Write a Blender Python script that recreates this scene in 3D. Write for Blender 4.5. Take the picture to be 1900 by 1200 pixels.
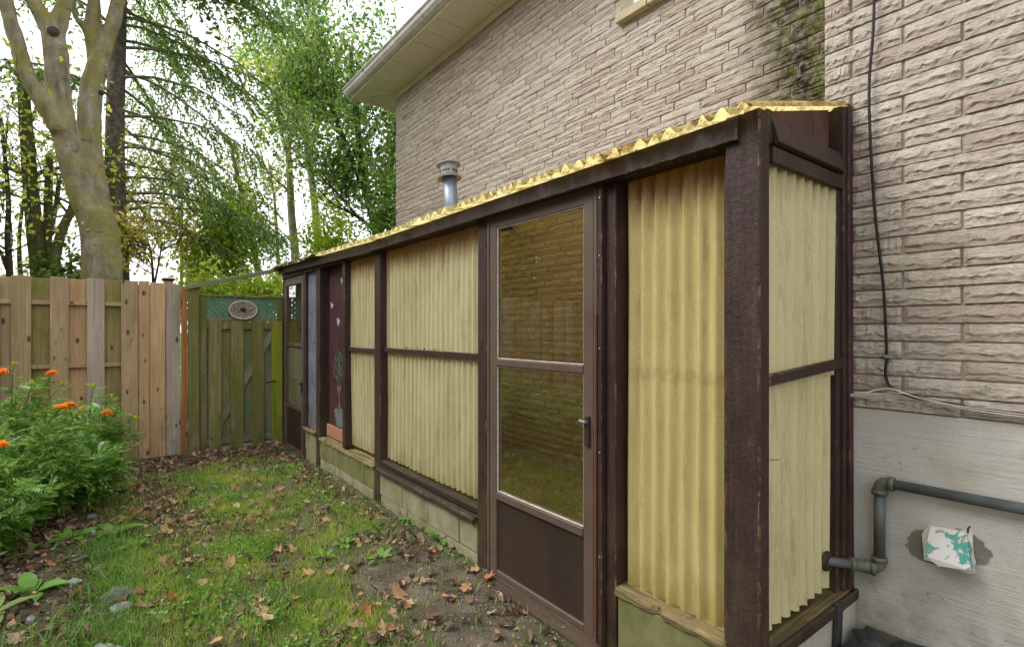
import bpy, bmesh, math, random
import numpy as np
from mathutils import Vector, Matrix
R = math.radians
S = bpy.context.scene
for o in list(bpy.data.objects): bpy.data.objects.remove(o)
C = S.collection

# ------------------------------------------------------------------ camera, world, sun, exposure
F = 970.0                       # focal length in pixels of a 1900 px wide frame
TH = math.atan(740 / F)         # the camera looks this far to the right of the shed's long axis (+Y)
EYE = 1.43
cam = bpy.data.cameras.new('camera'); camo = bpy.data.objects.new('camera', cam); C.objects.link(camo)
cam.sensor_width = 36; cam.lens = 36 * F / 1900; cam.shift_y = 12 / 1900
cam.clip_start = .02; cam.clip_end = 2000
camo.location = (0, 0, EYE); camo.rotation_euler = (R(90), 0, -TH)
S.camera = camo

SUN_EL, SUN_AZ = 46, -56        # azimuth measured from +Y towards +X
w = bpy.data.worlds.new('World'); S.world = w; w.use_nodes = True
nt = w.node_tree; nt.nodes.clear()
sky = nt.nodes.new('ShaderNodeTexSky'); sky.sky_type = 'NISHITA'; sky.sun_disc = False
sky.sun_elevation = R(SUN_EL); sky.sun_rotation = R(SUN_AZ); sky.dust_density = 4; sky.air_density = 1.0; sky.ozone_density = 1
hs = nt.nodes.new('ShaderNodeHueSaturation'); hs.inputs['Saturation'].default_value = .16
bgn = nt.nodes.new('ShaderNodeBackground'); bgn.inputs['Strength'].default_value = .15
wo = nt.nodes.new('ShaderNodeOutputWorld')
nt.links.new(sky.outputs[0], hs.inputs['Color']); cl = nt.nodes.new('ShaderNodeMix'); cl.data_type = 'RGBA'; cl.inputs[0].default_value = .6; cl.inputs[7].default_value = (8.3, 8.4, 8.6, 1)   # even cloud cover
nt.links.new(hs.outputs[0], cl.inputs[6]); nt.links.new(cl.outputs[2], bgn.inputs['Color']); nt.links.new(bgn.outputs[0], wo.inputs[0])
sl = bpy.data.lights.new('sun', 'SUN'); sl.energy = 1.0; sl.angle = R(24); sl.color = (1, .975, .94)
so = bpy.data.objects.new('sun', sl); C.objects.link(so)
sd = Vector((math.sin(R(SUN_AZ)) * math.cos(R(SUN_EL)), math.cos(R(SUN_AZ)) * math.cos(R(SUN_EL)), math.sin(R(SUN_EL))))
so.rotation_euler = sd.to_track_quat('Z', 'Y').to_euler(); so.location = sd * 30
vs = S.view_settings; vs.view_transform = 'Standard'; vs.look = 'None'; vs.gamma = 1; vs.use_curve_mapping = False; vs.exposure = .95
S.cycles.max_bounces = 10; S.cycles.diffuse_bounces = 5; S.cycles.transparent_max_bounces = 16; S.cycles.transmission_bounces = 8

sT, cT = math.sin(TH), math.cos(TH)
def ray(u, v):
    r = (u - 950) / F
    return np.array((sT + r * cT, cT - r * sT, (612 - v) / F))
def PY(u, v, Y): d = ray(u, v); t = Y / d[1]; return (d[0] * t, Y, EYE + d[2] * t)      # sight line cut at a real distance Y
def PX(u, v, X): d = ray(u, v); t = X / d[0]; return (X, d[1] * t, EYE + d[2] * t)
def PZ(u, v, Z=0.): d = ray(u, v); t = (Z - EYE) / d[2]; return (d[0] * t, d[1] * t, Z)
def proj(p):
    d = p[0] * sT + p[1] * cT
    if d < .05: return (-9999, -9999, d)
    return (950 + F * (p[0] * cT - p[1] * sT) / d, 612 - F * (p[2] - EYE) / d, d)

# ------------------------------------------------------------------ material helper
def lin(c):
    if len(c) == 4: c = c[:3]
    f = lambda x: x / 12.92 if x <= .04045 else ((x + .055) / 1.055) ** 2.4
    return tuple(f(x / 255) for x in c) + (1,)
class NT:
    def __init__(s, name):
        s.m = bpy.data.materials.new(name); s.m.use_nodes = True; s.t = s.m.node_tree; s.t.nodes.clear()
        s.out = s.t.nodes.new('ShaderNodeOutputMaterial')
    def n(s, typ, ins=None, **props):
        nd = s.t.nodes.new('ShaderNode' + typ)
        for k, v in props.items(): setattr(nd, k, v)
        for k, v in (ins or {}).items():
            if isinstance(v, bpy.types.NodeSocket): s.t.links.new(v, nd.inputs[k])
            else: nd.inputs[k].default_value = v
        return nd
    def obj(s, scale=(1, 1, 1), rnd=True):
        tc = s.n('TexCoord').outputs['Object']
        if rnd:
            oi = s.n('ObjectInfo').outputs['Random']
            mm = s.n('Math', {0: oi, 1: 37.0}, operation='MULTIPLY').outputs[0]
            tc = s.n('VectorMath', {0: tc, 1: mm}, operation='ADD').outputs[0]
        return s.n('Mapping', {'Vector': tc, 'Scale': scale}).outputs[0]
    def pos(s, scale=(1, 1, 1)):
        return s.n('Mapping', {'Vector': s.n('NewGeometry').outputs['Position'], 'Scale': scale}).outputs[0]
    def xyz(s): 
        q = s.n('SeparateXYZ', {0: s.n('NewGeometry').outputs['Position']}); return q.outputs
    def noise(s, vec, scale=5, detail=4, rough=.6, dist=0):
        return s.n('TexNoise', {'Vector': vec, 'Scale': scale, 'Detail': detail, 'Roughness': rough, 'Distortion': dist}).outputs['Fac']
    def voro(s, vec, scale=5, feature='F1'):
        return s.n('TexVoronoi', {'Vector': vec, 'Scale': scale}, feature=feature).outputs['Distance']
    def isl(s): return s.n('NewGeometry').outputs['Random Per Island']
    def rnd(s): return s.n('ObjectInfo').outputs['Random']
    def ramp(s, fac, stops, interp='LINEAR'):
        r = s.n('ValToRGB', {'Fac': fac}); cr = r.color_ramp; cr.interpolation = interp
        while len(cr.elements) < len(stops): cr.elements.new(.5)
        for e, (p, c) in zip(cr.elements, stops): e.position = p; e.color = lin(c)
        return r.outputs['Color']
    def step(s, fac, a, b, lo=0., hi=1.):
        return s.n('MapRange', {'Value': fac, 'From Min': a, 'From Max': b, 'To Min': lo, 'To Max': hi}, clamp=True).outputs[0]
    def math(s, op, a, b=0.): return s.n('Math', {0: a, 1: b}, operation=op).outputs[0]
    def mix(s, fac, a, b, blend='MIX'):
        nd = s.n('Mix', data_type='RGBA', blend_type=blend)
        for i, v in ((0, fac), (6, a), (7, b)):
            if isinstance(v, bpy.types.NodeSocket): s.t.links.new(v, nd.inputs[i])
            elif i == 0: nd.inputs[0].default_value = v
            else: nd.inputs[i].default_value = lin(v)
        return nd.outputs[2]
    def bump(s, h, strength=.5, dist=.01, nrm=None):
        i = {'Height': h, 'Strength': strength, 'Distance': dist}
        if nrm is not None: i['Normal'] = nrm
        return s.n('Bump', i).outputs[0]
    def prin(s, col, rough=.8, nrm=None, metal=0., spec=.3):
        i = {'Roughness': rough, 'Metallic': metal, 'Specular IOR Level': spec}
        if isinstance(col, bpy.types.NodeSocket): i['Base Color'] = col
        else: i['Base Color'] = lin(col)
        if nrm is not None: i['Normal'] = nrm
        return s.n('BsdfPrincipled', i).outputs[0]
    def end(s, sh): s.t.links.new(sh, s.out.inputs['Surface']); return s.m
    def mixs(s, fac, a, b):
        nd = s.n('MixShader', {0: fac}); s.t.links.new(a, nd.inputs[1]); s.t.links.new(b, nd.inputs[2]); return nd.outputs[0]
MT = {}

def m_wood(name, stops, grain=(60, 60, 2.2), dirt=None, dirtcol=(95, 105, 40), dirtamt=.5, bump=.5, rough=.85, knots=True, objvar=.35, dark=(60, 45, 35)):
    a = NT(name); v = a.obj(grain); g = a.noise(v, 1, 6, .65, .6)
    base = a.ramp(g, stops)
    big = a.noise(a.obj((2.5, 2.5, .8)), 1, 3, .6)
    base = a.mix(a.step(big, .35, .7, 0, .28), base, dark)
    vr = a.ramp(a.rnd(), [(0, (225, 205, 185)), (.3, (255, 255, 255)), (.65, (236, 226, 212)), (1, (210, 208, 205))])
    base = a.mix(objvar, base, vr, 'MULTIPLY')
    if knots:
        k = a.voro(a.obj((9, 9, 4.2)), 1.0); kk = a.step(k, .10, .17, .85, 0)
        base = a.mix(kk, base, (58, 38, 26))
    if dirt:
        z = a.xyz()[2]; dn = a.noise(a.obj((5, 5, 1.5)), 1, 5, .7)
        f = a.step(dn, .42, .62, 0, dirtamt)
        base = a.mix(f, base, dirtcol)
    zz = a.xyz()[2]; sp = a.math('MULTIPLY', a.step(zz, .75, .05), a.step(a.noise(a.pos((9, 9, 5)), 1, 5, .7), .36, .62)); base = a.mix(a.math('MULTIPLY', sp, .5), base, (70, 62, 44))
    st = a.noise(a.obj((26, 26, 1.1)), 1, 6, .75); base = a.mix(a.step(st, .56, .70, 0, .5), base, tuple(int(c * .55) for c in stops[0][1]))
    MT[name] = a.end(a.prin(base, rough, a.bump(g, bump, .004)))
m_wood('fence_wood', [(.25, (160, 134, 104)), (.5, (188, 163, 130)), (.75, (204, 183, 151))], dirt=True, dirtcol=(112, 118, 52), dirtamt=.35)
m_wood('fence_wood_grey', [(.25, (150, 136, 122)), (.5, (182, 168, 152)), (.75, (198, 186, 172))], objvar=.25)
m_wood('fence_wood_fresh', [(.25, (170, 134, 94)), (.5, (198, 164, 122)), (.75, (212, 182, 144))], objvar=.3)
m_wood('fence_wood_orange', [(.25, (140, 88, 44)), (.5, (172, 114, 64)), (.75, (190, 136, 86))], objvar=.1)
m_wood('fence_wood_mossy', [(.25, (128, 114, 66)), (.5, (158, 142, 92)), (.75, (178, 160, 116))], dirt=True, dirtcol=(96, 112, 30), dirtamt=.8)
m_wood('gate_wood', [(.25, (98, 92, 60)), (.5, (136, 126, 88)), (.75, (166, 156, 120))], dirt=True, dirtcol=(98, 104, 40), dirtamt=.85, dark=(58, 60, 36))
m_wood('gate_wood_bright', [(.25, (112, 118, 30)), (.5, (140, 146, 44)), (.75, (158, 162, 72))], dirt=True, dirtcol=(104, 124, 20), dirtamt=.6, knots=False, dark=(70, 80, 22))
m_wood('gate_wood_grey', [(.25, (102, 104, 84)), (.5, (134, 134, 112)), (.75, (158, 156, 138))], dirt=True, dirtcol=(90, 108, 50), dirtamt=.6, dark=(60, 64, 52))
m_wood('sill_wood', [(.32, (52, 42, 30)), (.5, (128, 114, 78)), (.72, (178, 164, 118))], grain=(50, 2.5, 50), bump=1.0, knots=False, objvar=.2, dark=(120, 108, 66))
m_wood('sill_dark', [(.3, (34, 27, 22)), (.55, (62, 52, 42)), (.72, (120, 104, 76))], grain=(60, 2.5, 60), bump=.9, knots=False, objvar=.2, dark=(40, 34, 28))
m_wood('threshold_wood', [(.3, (52, 38, 32)), (.5, (82, 64, 54)), (.75, (120, 100, 86))], grain=(60, 2.5, 60), bump=.7, knots=False, objvar=.2)
m_wood('end_sill_wood', [(.35, (46, 37, 26)), (.52, (102, 90, 58)), (.75, (150, 136, 90))], grain=(2.5, 50, 50), bump=1.0, knots=False, objvar=.2)

def m_paint(name, c1, c2, chip=(196, 176, 110), chipamt=.735, rough=.55, blister=.5, light=(104, 84, 80), edge=True):
    a = NT(name); p = a.pos()
    n1 = a.noise(p, 4, 6, .7); base = a.mix(a.step(n1, .36, .64), c1, c2)
    gr = a.noise(a.pos((60, 60, 4)), 1, 5, .7, .4); base = a.mix(a.step(gr, .5, .72, 0, .5), base, light)
    base = a.mix(a.step(gr, .42, .30, 0, .6), base, tuple(int(x * .55) for x in c1))
    du = a.noise(p, 16, 6, .75); base = a.mix(a.step(du, .60, .76, 0, .28), base, (112, 98, 86))
    ch = a.noise(a.pos((60, 60, 16)), 1, 5, .75); base = a.mix(a.step(ch, chipamt, chipamt + .015), base, chip)
    spk = a.noise(p, 150, 2, .6); base = a.mix(a.step(spk, .74, .77, 0, .8), base, chip)
    if edge:
        bv = a.n('Bevel', {'Radius': .007}, samples=4).outputs[0]; g = a.n('NewGeometry').outputs['Normal']
        dt = a.n('VectorMath', {0: bv, 1: g}, operation='DOT_PRODUCT').outputs['Value']
        ed = a.step(dt, .985, .90); en = a.math('MULTIPLY', a.step(a.noise(a.pos((55, 55, 22)), 1, 6, .8), .50, .58), a.step(a.noise(a.pos((3, 3, 3.1)), 1, 3, .6), .47, .58))
        base = a.mix(a.math('MULTIPLY', a.math('MULTIPLY', ed, en), .85), base, chip)
    z = a.xyz()[2]; low = a.math('MULTIPLY', a.step(z, .85, .1), a.step(a.noise(p, 7, 5, .7), .40, .60))
    base = a.mix(a.math('MULTIPLY', low, .6), base, (84, 78, 44))
    bl = a.math('ADD', a.math('MULTIPLY', a.noise(p, 60, 3, .6), .7), gr)
    MT[name] = a.end(a.prin(base, rough, a.bump(bl, blister, .005), spec=.3))
m_paint('brown_paint', (45, 31, 28), (60, 43, 39), chipamt=.77, light=(82, 64, 58))
m_paint('brown_paint_worn', (43, 29, 27), (60, 42, 39), chipamt=.72, blister=1.0, light=(84, 65, 60))
m_paint('maroon_panel', (50, 28, 30), (70, 38, 40), chipamt=.78, blister=.4)
m_paint('plum_board', (70, 44, 46), (96, 62, 60), chipamt=.8, blister=.5)
m_paint('blue_panel', (84, 88, 102), (112, 116, 126), chip=(206, 200, 190), chipamt=.62, blister=.7, light=(140, 146, 156))
m_paint('dark_interior', (38, 32, 24), (60, 50, 36), chipamt=.9)

def m_fibre(name, c1, c2, stain=None, top=2.06, trans=.18, rough=.42, low=None):
    a = NT(name); p = a.pos()
    base = a.mix(a.step(a.noise(p, 2.2, 4, .6), .3, .7), c1, c2)
    fib = a.noise(a.pos((90, 90, 45)), 1, 4, .7, 1.2); base = a.mix(a.step(fib, .5, .78, 0, .4), base, (222, 212, 160))
    st = a.noise(a.pos((14, 14, 1.2)), 1, 4, .6); base = a.mix(a.step(st, .5, .75, 0, .35), base, (150, 136, 74))
    z = a.xyz()[2]
    if stain:
        wob = a.math('MULTIPLY', a.noise(a.pos((9, 9, 2)), 1, 4, .6), .34)
        f = a.step(a.math('ADD', z, wob), top - .03, top + .14, 0, .85); base = a.mix(f, base, stain)
    if low:
        wob = a.math('MULTIPLY', a.noise(a.pos((7, 7, 3)), 1, 4, .6), .5)
        f = a.step(a.math('ADD', z, wob), .78, .58, 0, .55); base = a.mix(f, base, low)
        rail_shade = a.math('MULTIPLY', a.step(z, 1.21, 1.235), a.step(z, 1.285, 1.26)); base = a.mix(a.math('MULTIPLY', rail_shade, a.step(a.noise(a.pos((30, 30, 30)), 1, 4, .7), .35, .6, 0, .4)), base, (150, 116, 62))  # brown band paints in the shadow of the rail behind the sheet
    sp = a.noise(p, 55, 4, .75); base = a.mix(a.step(sp, .69, .72, 0, .75), base, (96, 76, 40))
    gm = a.noise(a.pos((22, 22, 3)), 1, 6, .8); base = a.mix(a.step(gm, .52, .70, 0, .6), base, (134, 120, 72)); wr = a.noise(a.pos((90, 90, 70)), 1, 2, .8); base = a.mix(a.step(wr, .62, .72, 0, .5), base, (234, 228, 196))
    if name == 'fibre_roof':
        g2 = a.noise(a.pos((10, 26, 10)), 1, 6, .75); base = a.mix(a.step(g2, .48, .60, 0, .75), base, (128, 96, 40)); g3 = a.noise(p, 40, 4, .75); base = a.mix(a.step(g3, .56, .66, 0, .8), base, (70, 56, 34))
    d = a.prin(base, rough, a.bump(fib, .25, .002), spec=.45)
    t = a.n('BsdfTranslucent', {'Color': base}).outputs[0]
    MT[name] = a.end(a.mixs(trans, d, t))
m_fibre('fibre_panel', (194, 186, 142), (208, 201, 160), stain=(150, 104, 34), trans=.20, low=(138, 122, 66))
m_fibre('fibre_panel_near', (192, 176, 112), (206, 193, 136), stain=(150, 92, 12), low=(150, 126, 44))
m_fibre('fibre_panel_end', (198, 190, 144), (210, 203, 160), stain=(150, 136, 90), top=2.08)
m_fibre('fibre_roof', (242, 222, 142), (248, 236, 180), trans=.7)

def m_brick():
    a = NT('rock_brick'); p = a.pos()
    rv = a.math('FRACT', a.math('ADD', a.isl(), a.rnd()))
    base = a.ramp(rv, [(0, (200, 190, 176)), (.3, (193, 182, 168)), (.55, (204, 195, 181)), (.8, (189, 176, 163)), (1, (181, 165, 153))])
    st = a.noise(a.pos((20, 9, 46)), 1, 6, .78, .6); base = a.mix(a.step(st, .50, .62, 0, .6), base, (154, 133, 119)); s2 = a.noise(a.pos((40, 16, 120)), 1, 5, .8); base = a.mix(a.step(s2, .60, .68, 0, .65), base, (112, 94, 82))
    li = a.noise(a.pos((16, 9, 60)), 1, 4, .7); base = a.mix(a.step(li, .58, .75, 0, .5), base, (222, 212, 200))
    sp = a.noise(p, 140, 3, .7); base = a.mix(a.step(sp, .66, .74, 0, .6), base, (92, 76, 70))
    q = a.xyz(); wob = a.math('MULTIPLY', a.noise(p, 6, 4, .65), .55)
    my = a.step(a.math('ADD', q[1], wob), 2.22, 1.88); mx = a.step(q[0], 3.2, 3.3)
    moss = a.math('MULTIPLY', my, mx); tex = a.step(a.noise(p, 26, 4, .7), .3, .6, .45, 1)
    base = a.mix(a.math('MULTIPLY', moss, tex), base, a.mix(a.step(a.noise(p, 9, 3), .4, .6), (38, 35, 18), (82, 86, 20)))
    h = a.math('ADD', a.math('SUBTRACT', a.noise(a.pos((34, 20, 90)), 1, 6, .75), a.math('MULTIPLY', a.step(s2, .56, .66), .5)), a.math('MULTIPLY', a.noise(p, 120, 3, .7), .5))
    MT['rock_brick'] = a.end(a.prin(base, .9, a.bump(h, 1.0, .009), spec=.15))
m_brick()
def simple(name, c1, c2, scale=6, rough=.85, bumps=.4, bscale=80, metal=0, spec=.3, specks=None, dist=.003):
    a = NT(name); p = a.pos(); base = a.mix(a.step(a.noise(p, scale, 5, .65), .32, .68), c1, c2)
    if specks: base = a.mix(a.step(a.noise(p, specks[0], 4, .7), specks[1], specks[1] + .04), base, specks[2])
    MT[name] = a.end(a.prin(base, rough, a.bump(a.noise(p, bscale, 4, .7), bumps, dist), metal, spec)); return MT[name]
simple('mortar', (158, 150, 130), (178, 170, 150), 14)
simple('aluminium_brown', (84, 68, 60), (98, 82, 72), 5, .48, .12, 140, 0, .4, (60, .72, (64, 52, 46)))
simple('aluminium_edge', (190, 184, 172), (150, 142, 130), 20, .4, .1)
simple('kick_brown', (46, 35, 29), (60, 46, 37), 4, .55, .15, 90, 0, .4, (90, .7, (108, 94, 78)))
simple('red_paint', (104, 40, 36), (80, 30, 28), 20, .6, .3)
simple('galvanised', (128, 142, 158), (150, 162, 174), 30, .45, .1, 60, .55, .5)
simple('flue_cap_metal', (150, 150, 146), (176, 176, 172), 14, .5, .1, 60, .3, .5)
simple('slot_dark', (22, 20, 18), (34, 30, 28))
simple('pipe_paint', (98, 104, 102), (76, 80, 76), 9, .55, .5, 90, .1, .4, (30, .64, (104, 92, 62)))
simple('pipe_fitting', (110, 112, 98), (84, 84, 70), 16, .6, .7, 70, .1, .4, (40, .62, (120, 112, 86)))
simple('black_rubber', (22, 22, 22), (34, 33, 32), 10, .5, .1)
simple('white_wire', (214, 208, 190), (196, 190, 172), 10, .5, .1)
simple('steel_clip', (170, 178, 184), (140, 150, 158), 10, .35, .1, 60, .7)
simple('dark_patch', (138, 134, 124), (116, 112, 102), 12, .95, 1.0, 90, dist=.006)
simple('tar_sheet', (36, 37, 38), (58, 58, 58), 7, .6, .8, 60, 0, .4, (120, .62, (110, 110, 108)), .006)
simple('felt_roof', (64, 62, 56), (92, 88, 78), 9, .9, .7, 70, 0, .2, (12, .6, (120, 124, 70)))
simple('trim_cream', (232, 227, 214), (216, 210, 196), 3, .6, .1)
simple('gutter_white', (222, 222, 216), (190, 190, 182), 4, .5, .15, 40, 0, .4, (9, .62, (120, 122, 108)))
simple('window_white', (224, 228, 232), (206, 212, 218), 5, .4, .05)
simple('sill_stone', (198, 186, 160), (176, 164, 138), 12, .9, .6, 90, 0, .2, (60, .68, (120, 108, 86)))
simple('window_bars', (74, 84, 92), (50, 58, 66), 5, .4, .05)
simple('shingle_dark', (66, 62, 58), (88, 82, 76), 8, .9, .6)
simple('lattice_green', (72, 112, 88), (108, 140, 116), 9, .6, .3, 70)
simple('stone_grey', (128, 128, 126), (164, 164, 160), 14, .85, .8, 60, 0, .2, (70, .66, (86, 86, 84)), .006)
simple('stone_dark', (84, 84, 84), (126, 124, 120), 9, .85, 1.0, 40, 0, .2, (50, .66, (60, 60, 58)), .008)
simple('pebble', (172, 152, 138), (224, 212, 198), 60, .7, .3)
simple('mosaic_dark', (40, 34, 28), (66, 54, 40), 20, .6, .3)
simple('white_chalk', (196, 196, 206), (150, 148, 162), 60, .9, .1, specks=(70, .58, (84, 46, 50)))
simple('mural_green', (54, 80, 58), (100, 116, 100), 70, .9, .1, specks=(80, .56, (62, 34, 38)))
simple('mural_pink', (136, 92, 108), (104, 72, 84), 60, .9, .1, specks=(70, .52, (70, 36, 40)))
simple('mural_grey', (92, 98, 100), (122, 126, 126), 60, .9, .1, specks=(60, .54, (66, 40, 42)))
simple('pink_board', (176, 124, 100), (150, 104, 84), 12, .85, .3)
simple('blind_white', (206, 206, 200), (190, 190, 184), 5, .6, .1)
simple('nail_steel', (70, 62, 56), (96, 86, 78), 10, .5, .1, 60, .5)
simple('floor_dark', (112, 104, 66), (140, 128, 84), 6, .95, .6)

def m_concrete():
    a = NT('board_concrete'); p = a.pos()
    base = a.mix(a.step(a.noise(p, 4, 6, .7), .3, .7), (182, 180, 172), (202, 200, 192))
    ln = a.noise(a.pos((6, 3.5, 120)), 1, 5, .75); base = a.mix(a.step(ln, .55, .72, 0, .45), base, (164, 158, 144)); gt = a.noise(p, 120, 4, .8); base = a.mix(a.step(gt, .58, .7, 0, .45), base, (150, 144, 130))
    pit = a.noise(a.pos((26, 18, 30)), 1, 5, .75); base = a.mix(a.step(pit, .66, .69, 0, .85), base, (96, 90, 76)); p3 = a.noise(p, 11, 6, .75); base = a.mix(a.step(p3, .60, .70, 0, .45), base, (134, 126, 108))
    z = a.xyz()[2]; lo = a.math('MULTIPLY', a.step(z, .62, .2), a.step(a.noise(p, 5, 5, .7), .4, .62)); base = a.mix(a.math('MULTIPLY', lo, .7), base, (110, 102, 84))
    al = a.step(a.noise(p, 3, 3), .55, .7, 0, .35); base = a.mix(al, base, (156, 152, 104))
    h = a.math('SUBTRACT', a.math('ADD', ln, a.math('MULTIPLY', a.noise(p, 90, 3), .4)), a.math('MULTIPLY', a.step(pit, .66, .74), .8))
    MT['board_concrete'] = a.end(a.prin(base, .92, a.bump(h, .7, .006), spec=.15))
m_concrete()
def m_block(name, c1, c2, alg, amt):
    a = NT(name); p = a.pos()
    base = a.mix(a.step(a.noise(p, 5, 6, .7), .3, .7), c1, c2)
    fine = a.noise(p, 160, 3, .8); base = a.mix(a.step(fine, .55, .75, 0, .5), base, (84, 80, 66))
    base = a.mix(a.step(a.noise(a.pos((6, 6, 4)), 1, 4, .65), .42, .66, 0, amt), base, alg)
    MT[name] = a.end(a.prin(base, .95, a.bump(fine, .9, .005), spec=.15))
m_block('block_grey', (142, 136, 112), (168, 160, 134), (112, 112, 66), .7)
m_block('block_green', (112, 112, 74), (134, 130, 92), (88, 98, 42), .9)
m_block('block_pale', (168, 166, 156), (190, 188, 178), (140, 134, 108), .4)

def m_soffit():
    a = NT('soffit_metal'); p = a.pos((1, 1, 0)); v = a.n('TexVoronoi', {'Vector': p, 'Scale': 45.0, 'Randomness': 0.0}).outputs['Distance']
    hole = a.step(v, .24, .30, 1, 0)
    base = a.mix(a.math('MULTIPLY', hole, .8), a.mix(a.step(a.noise(a.pos(), 2, 3), .3, .7), (240, 236, 226), (230, 225, 213)), (124, 116, 100))
    MT['soffit_metal'] = a.end(a.prin(base, .55, None, spec=.3))
m_soffit()
def m_hood():
    a = NT('peeling_paint'); p = a.obj(); n = a.noise(p, 13, 7, .72, .6)
    z = a.n('SeparateXYZ', {0: p}).outputs[2]
    base = a.ramp(n, [(.0, (70, 150, 138)), (.44, (98, 168, 156)), (.455, (120, 110, 96)), (.47, (204, 202, 198)), (.8, (214, 212, 208))], 'CONSTANT')
    cr = a.noise(p, 26, 5, .8); base = a.mix(a.step(cr, .655, .675, 0, .9), base, (84, 70, 58))
    MT['peeling_paint'] = a.end(a.prin(base, .6, a.bump(n, .4, .003)))
m_hood()
def m_glass(name, tint, ior, haze=0., hazecol=(150, 150, 140)):
    a = NT(name); lw = a.n('LayerWeight', {'Blend': .5}).outputs['Facing']; f = a.math('ADD', a.math('MULTIPLY', a.math('POWER', lw, 4.0), .75), ior)
    t = a.n('BsdfTransparent', {'Color': lin(tint)}).outputs[0]
    g = a.n('BsdfGlossy', {'Color': (1, 1, 1, 1), 'Roughness': .012}).outputs[0]
    if haze:
        sm = a.step(a.noise(a.pos(), 3.5, 4, .65), .3, .7, haze * .6, haze)
        d = a.n('BsdfDiffuse', {'Color': lin(hazecol)}).outputs[0]; t = a.mixs(sm, t, d)
    MT[name] = a.end(a.mixs(f, t, g))
m_glass('door_glass', (250, 240, 198), .19, .03)
m_glass('door_glass_hazy', (190, 190, 170), .08, .7, (134, 138, 122))
m_glass('window_glass', (200, 210, 214), .08)

def m_leaf(name, stops, trans=.45, rough=.5, isl=True, gain=1.):
    a = NT(name); f = a.isl() if isl else a.rnd()
    if gain != 1: stops = [(q, tuple(min(255, int(x * gain)) for x in c)) for q, c in stops]
    base = a.ramp(f, stops); p = a.pos()
    base = a.mix(a.step(a.noise(p, 30, 3), .4, .75, 0, .3), base, stops[0][1])
    if name == 'grass_blade': base = a.mix(a.step(a.noise(p, 2.6, 4, .65), .46, .62, 0, .6), base, (206, 204, 96)); base = a.mix(a.step(a.noise(p, 4.1, 3, .6), .52, .40, 0, .45), base, (70, 116, 44))
    d = a.prin(base, rough, None, spec=.35); t = a.n('BsdfTranslucent', {'Color': base}).outputs[0]
    MT[name] = a.end(a.mixs(trans, d, t))
m_leaf('maple_green', [(0, (46, 66, 22)), (.5, (84, 108, 40)), (1, (136, 146, 62))], gain=1.22)
m_leaf('leaf_green', [(0, (66, 98, 36)), (.5, (112, 150, 62)), (1, (160, 178, 96))], .5, gain=1.04)
m_leaf('leaf_dark', [(0, (56, 84, 40)), (.5, (92, 126, 66)), (1, (136, 164, 90))], .55, gain=1.22)
m_leaf('leaf_yellow', [(0, (112, 128, 46)), (.5, (160, 170, 70)), (1, (196, 196, 104))], .55, gain=1.22)
m_leaf('leaf_autumn', [(0, (124, 128, 56)), (.5, (172, 168, 80)), (1, (208, 178, 100))], gain=1.22)
m_leaf('leaf_lime', [(0, (104, 134, 24)), (.5, (150, 176, 40)), (1, (188, 196, 90))], gain=1.08)
m_leaf('spruce_needles', [(0, (46, 66, 34)), (.45, (84, 108, 54)), (.8, (116, 136, 72)), (1, (146, 158, 94))], trans=.62, gain=1.4)
m_leaf('grass_blade', [(0, (96, 130, 40)), (.5, (146, 184, 66)), (.85, (184, 212, 98)), (1, (214, 212, 146))], trans=.45)
m_leaf('grass_dark', [(0, (64, 108, 36)), (.5, (98, 146, 54)), (1, (138, 176, 84))], trans=.35)
m_leaf('weed_leaf', [(0, (66, 112, 34)), (.5, (104, 152, 56)), (1, (148, 182, 92))], trans=.35)
m_leaf('hosta_leaf', [(0, (92, 122, 62)), (.5, (124, 148, 86)), (1, (158, 176, 112))], trans=.3)
m_leaf('marigold_leaf', [(0, (74, 116, 40)), (.5, (116, 164, 62)), (.85, (156, 196, 92)), (1, (206, 224, 150))], trans=.45, rough=.34)
m_leaf('marigold_stem', [(0, (74, 112, 44)), (1, (104, 140, 60))], trans=.1)
m_leaf('petal_orange', [(0, (250, 150, 30)), (.5, (255, 176, 44)), (1, (255, 200, 90))], trans=.25)
m_leaf('bud_yellow', [(0, (150, 160, 40)), (1, (214, 190, 40))], trans=.2)
m_leaf('dry_leaf', [(0, (78, 62, 50)), (.45, (118, 95, 75)), (.75, (162, 134, 106)), (.95, (198, 172, 142)), (1, (172, 110, 70))], trans=.12, rough=.75)
m_leaf('dry_leaf_single', [(0, (164, 104, 68)), (.15, (192, 154, 116)), (.6, (172, 138, 106)), (.85, (206, 178, 144)), (1, (136, 102, 78))], trans=.12, rough=.75, isl=False)
def m_bark(name, c1, c2, c3, lichen, sc=(9, 9, 3), lim=.5, b=.8):
    a = NT(name); p = a.pos()
    n1 = a.noise(a.pos(sc), 1, 6, .7); base = a.ramp(n1, [(.3, c1), (.5, c2), (.72, c3)])
    base = a.mix(a.step(a.noise(p, 2.6, 5, .65), lim, lim + .18, 0, .75), base, lichen)
    base = a.mix(a.step(a.noise(p, 24, 4, .7), .66, .7, 0, .55), base, (196, 194, 182))
    bands = a.noise(a.pos((3, 3, 16)), 1, 4, .6); base = a.mix(a.step(bands, .60, .68, 0, .6), base, (70, 64, 54)); cr = a.noise(a.pos((60, 60, 22)), 1, 5, .8); base = a.mix(a.step(cr, .56, .66, 0, .55), base, (80, 74, 62))
    h = a.math('ADD', a.noise(a.pos((50, 50, 14)), 1, 4, .7), n1)
    MT[name] = a.end(a.prin(base, .9, a.bump(h, b, .012), spec=.15))
m_bark('maple_bark', (92, 86, 72), (136, 128, 108), (168, 160, 140), (134, 130, 58), lim=.42, b=1.2)
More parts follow.
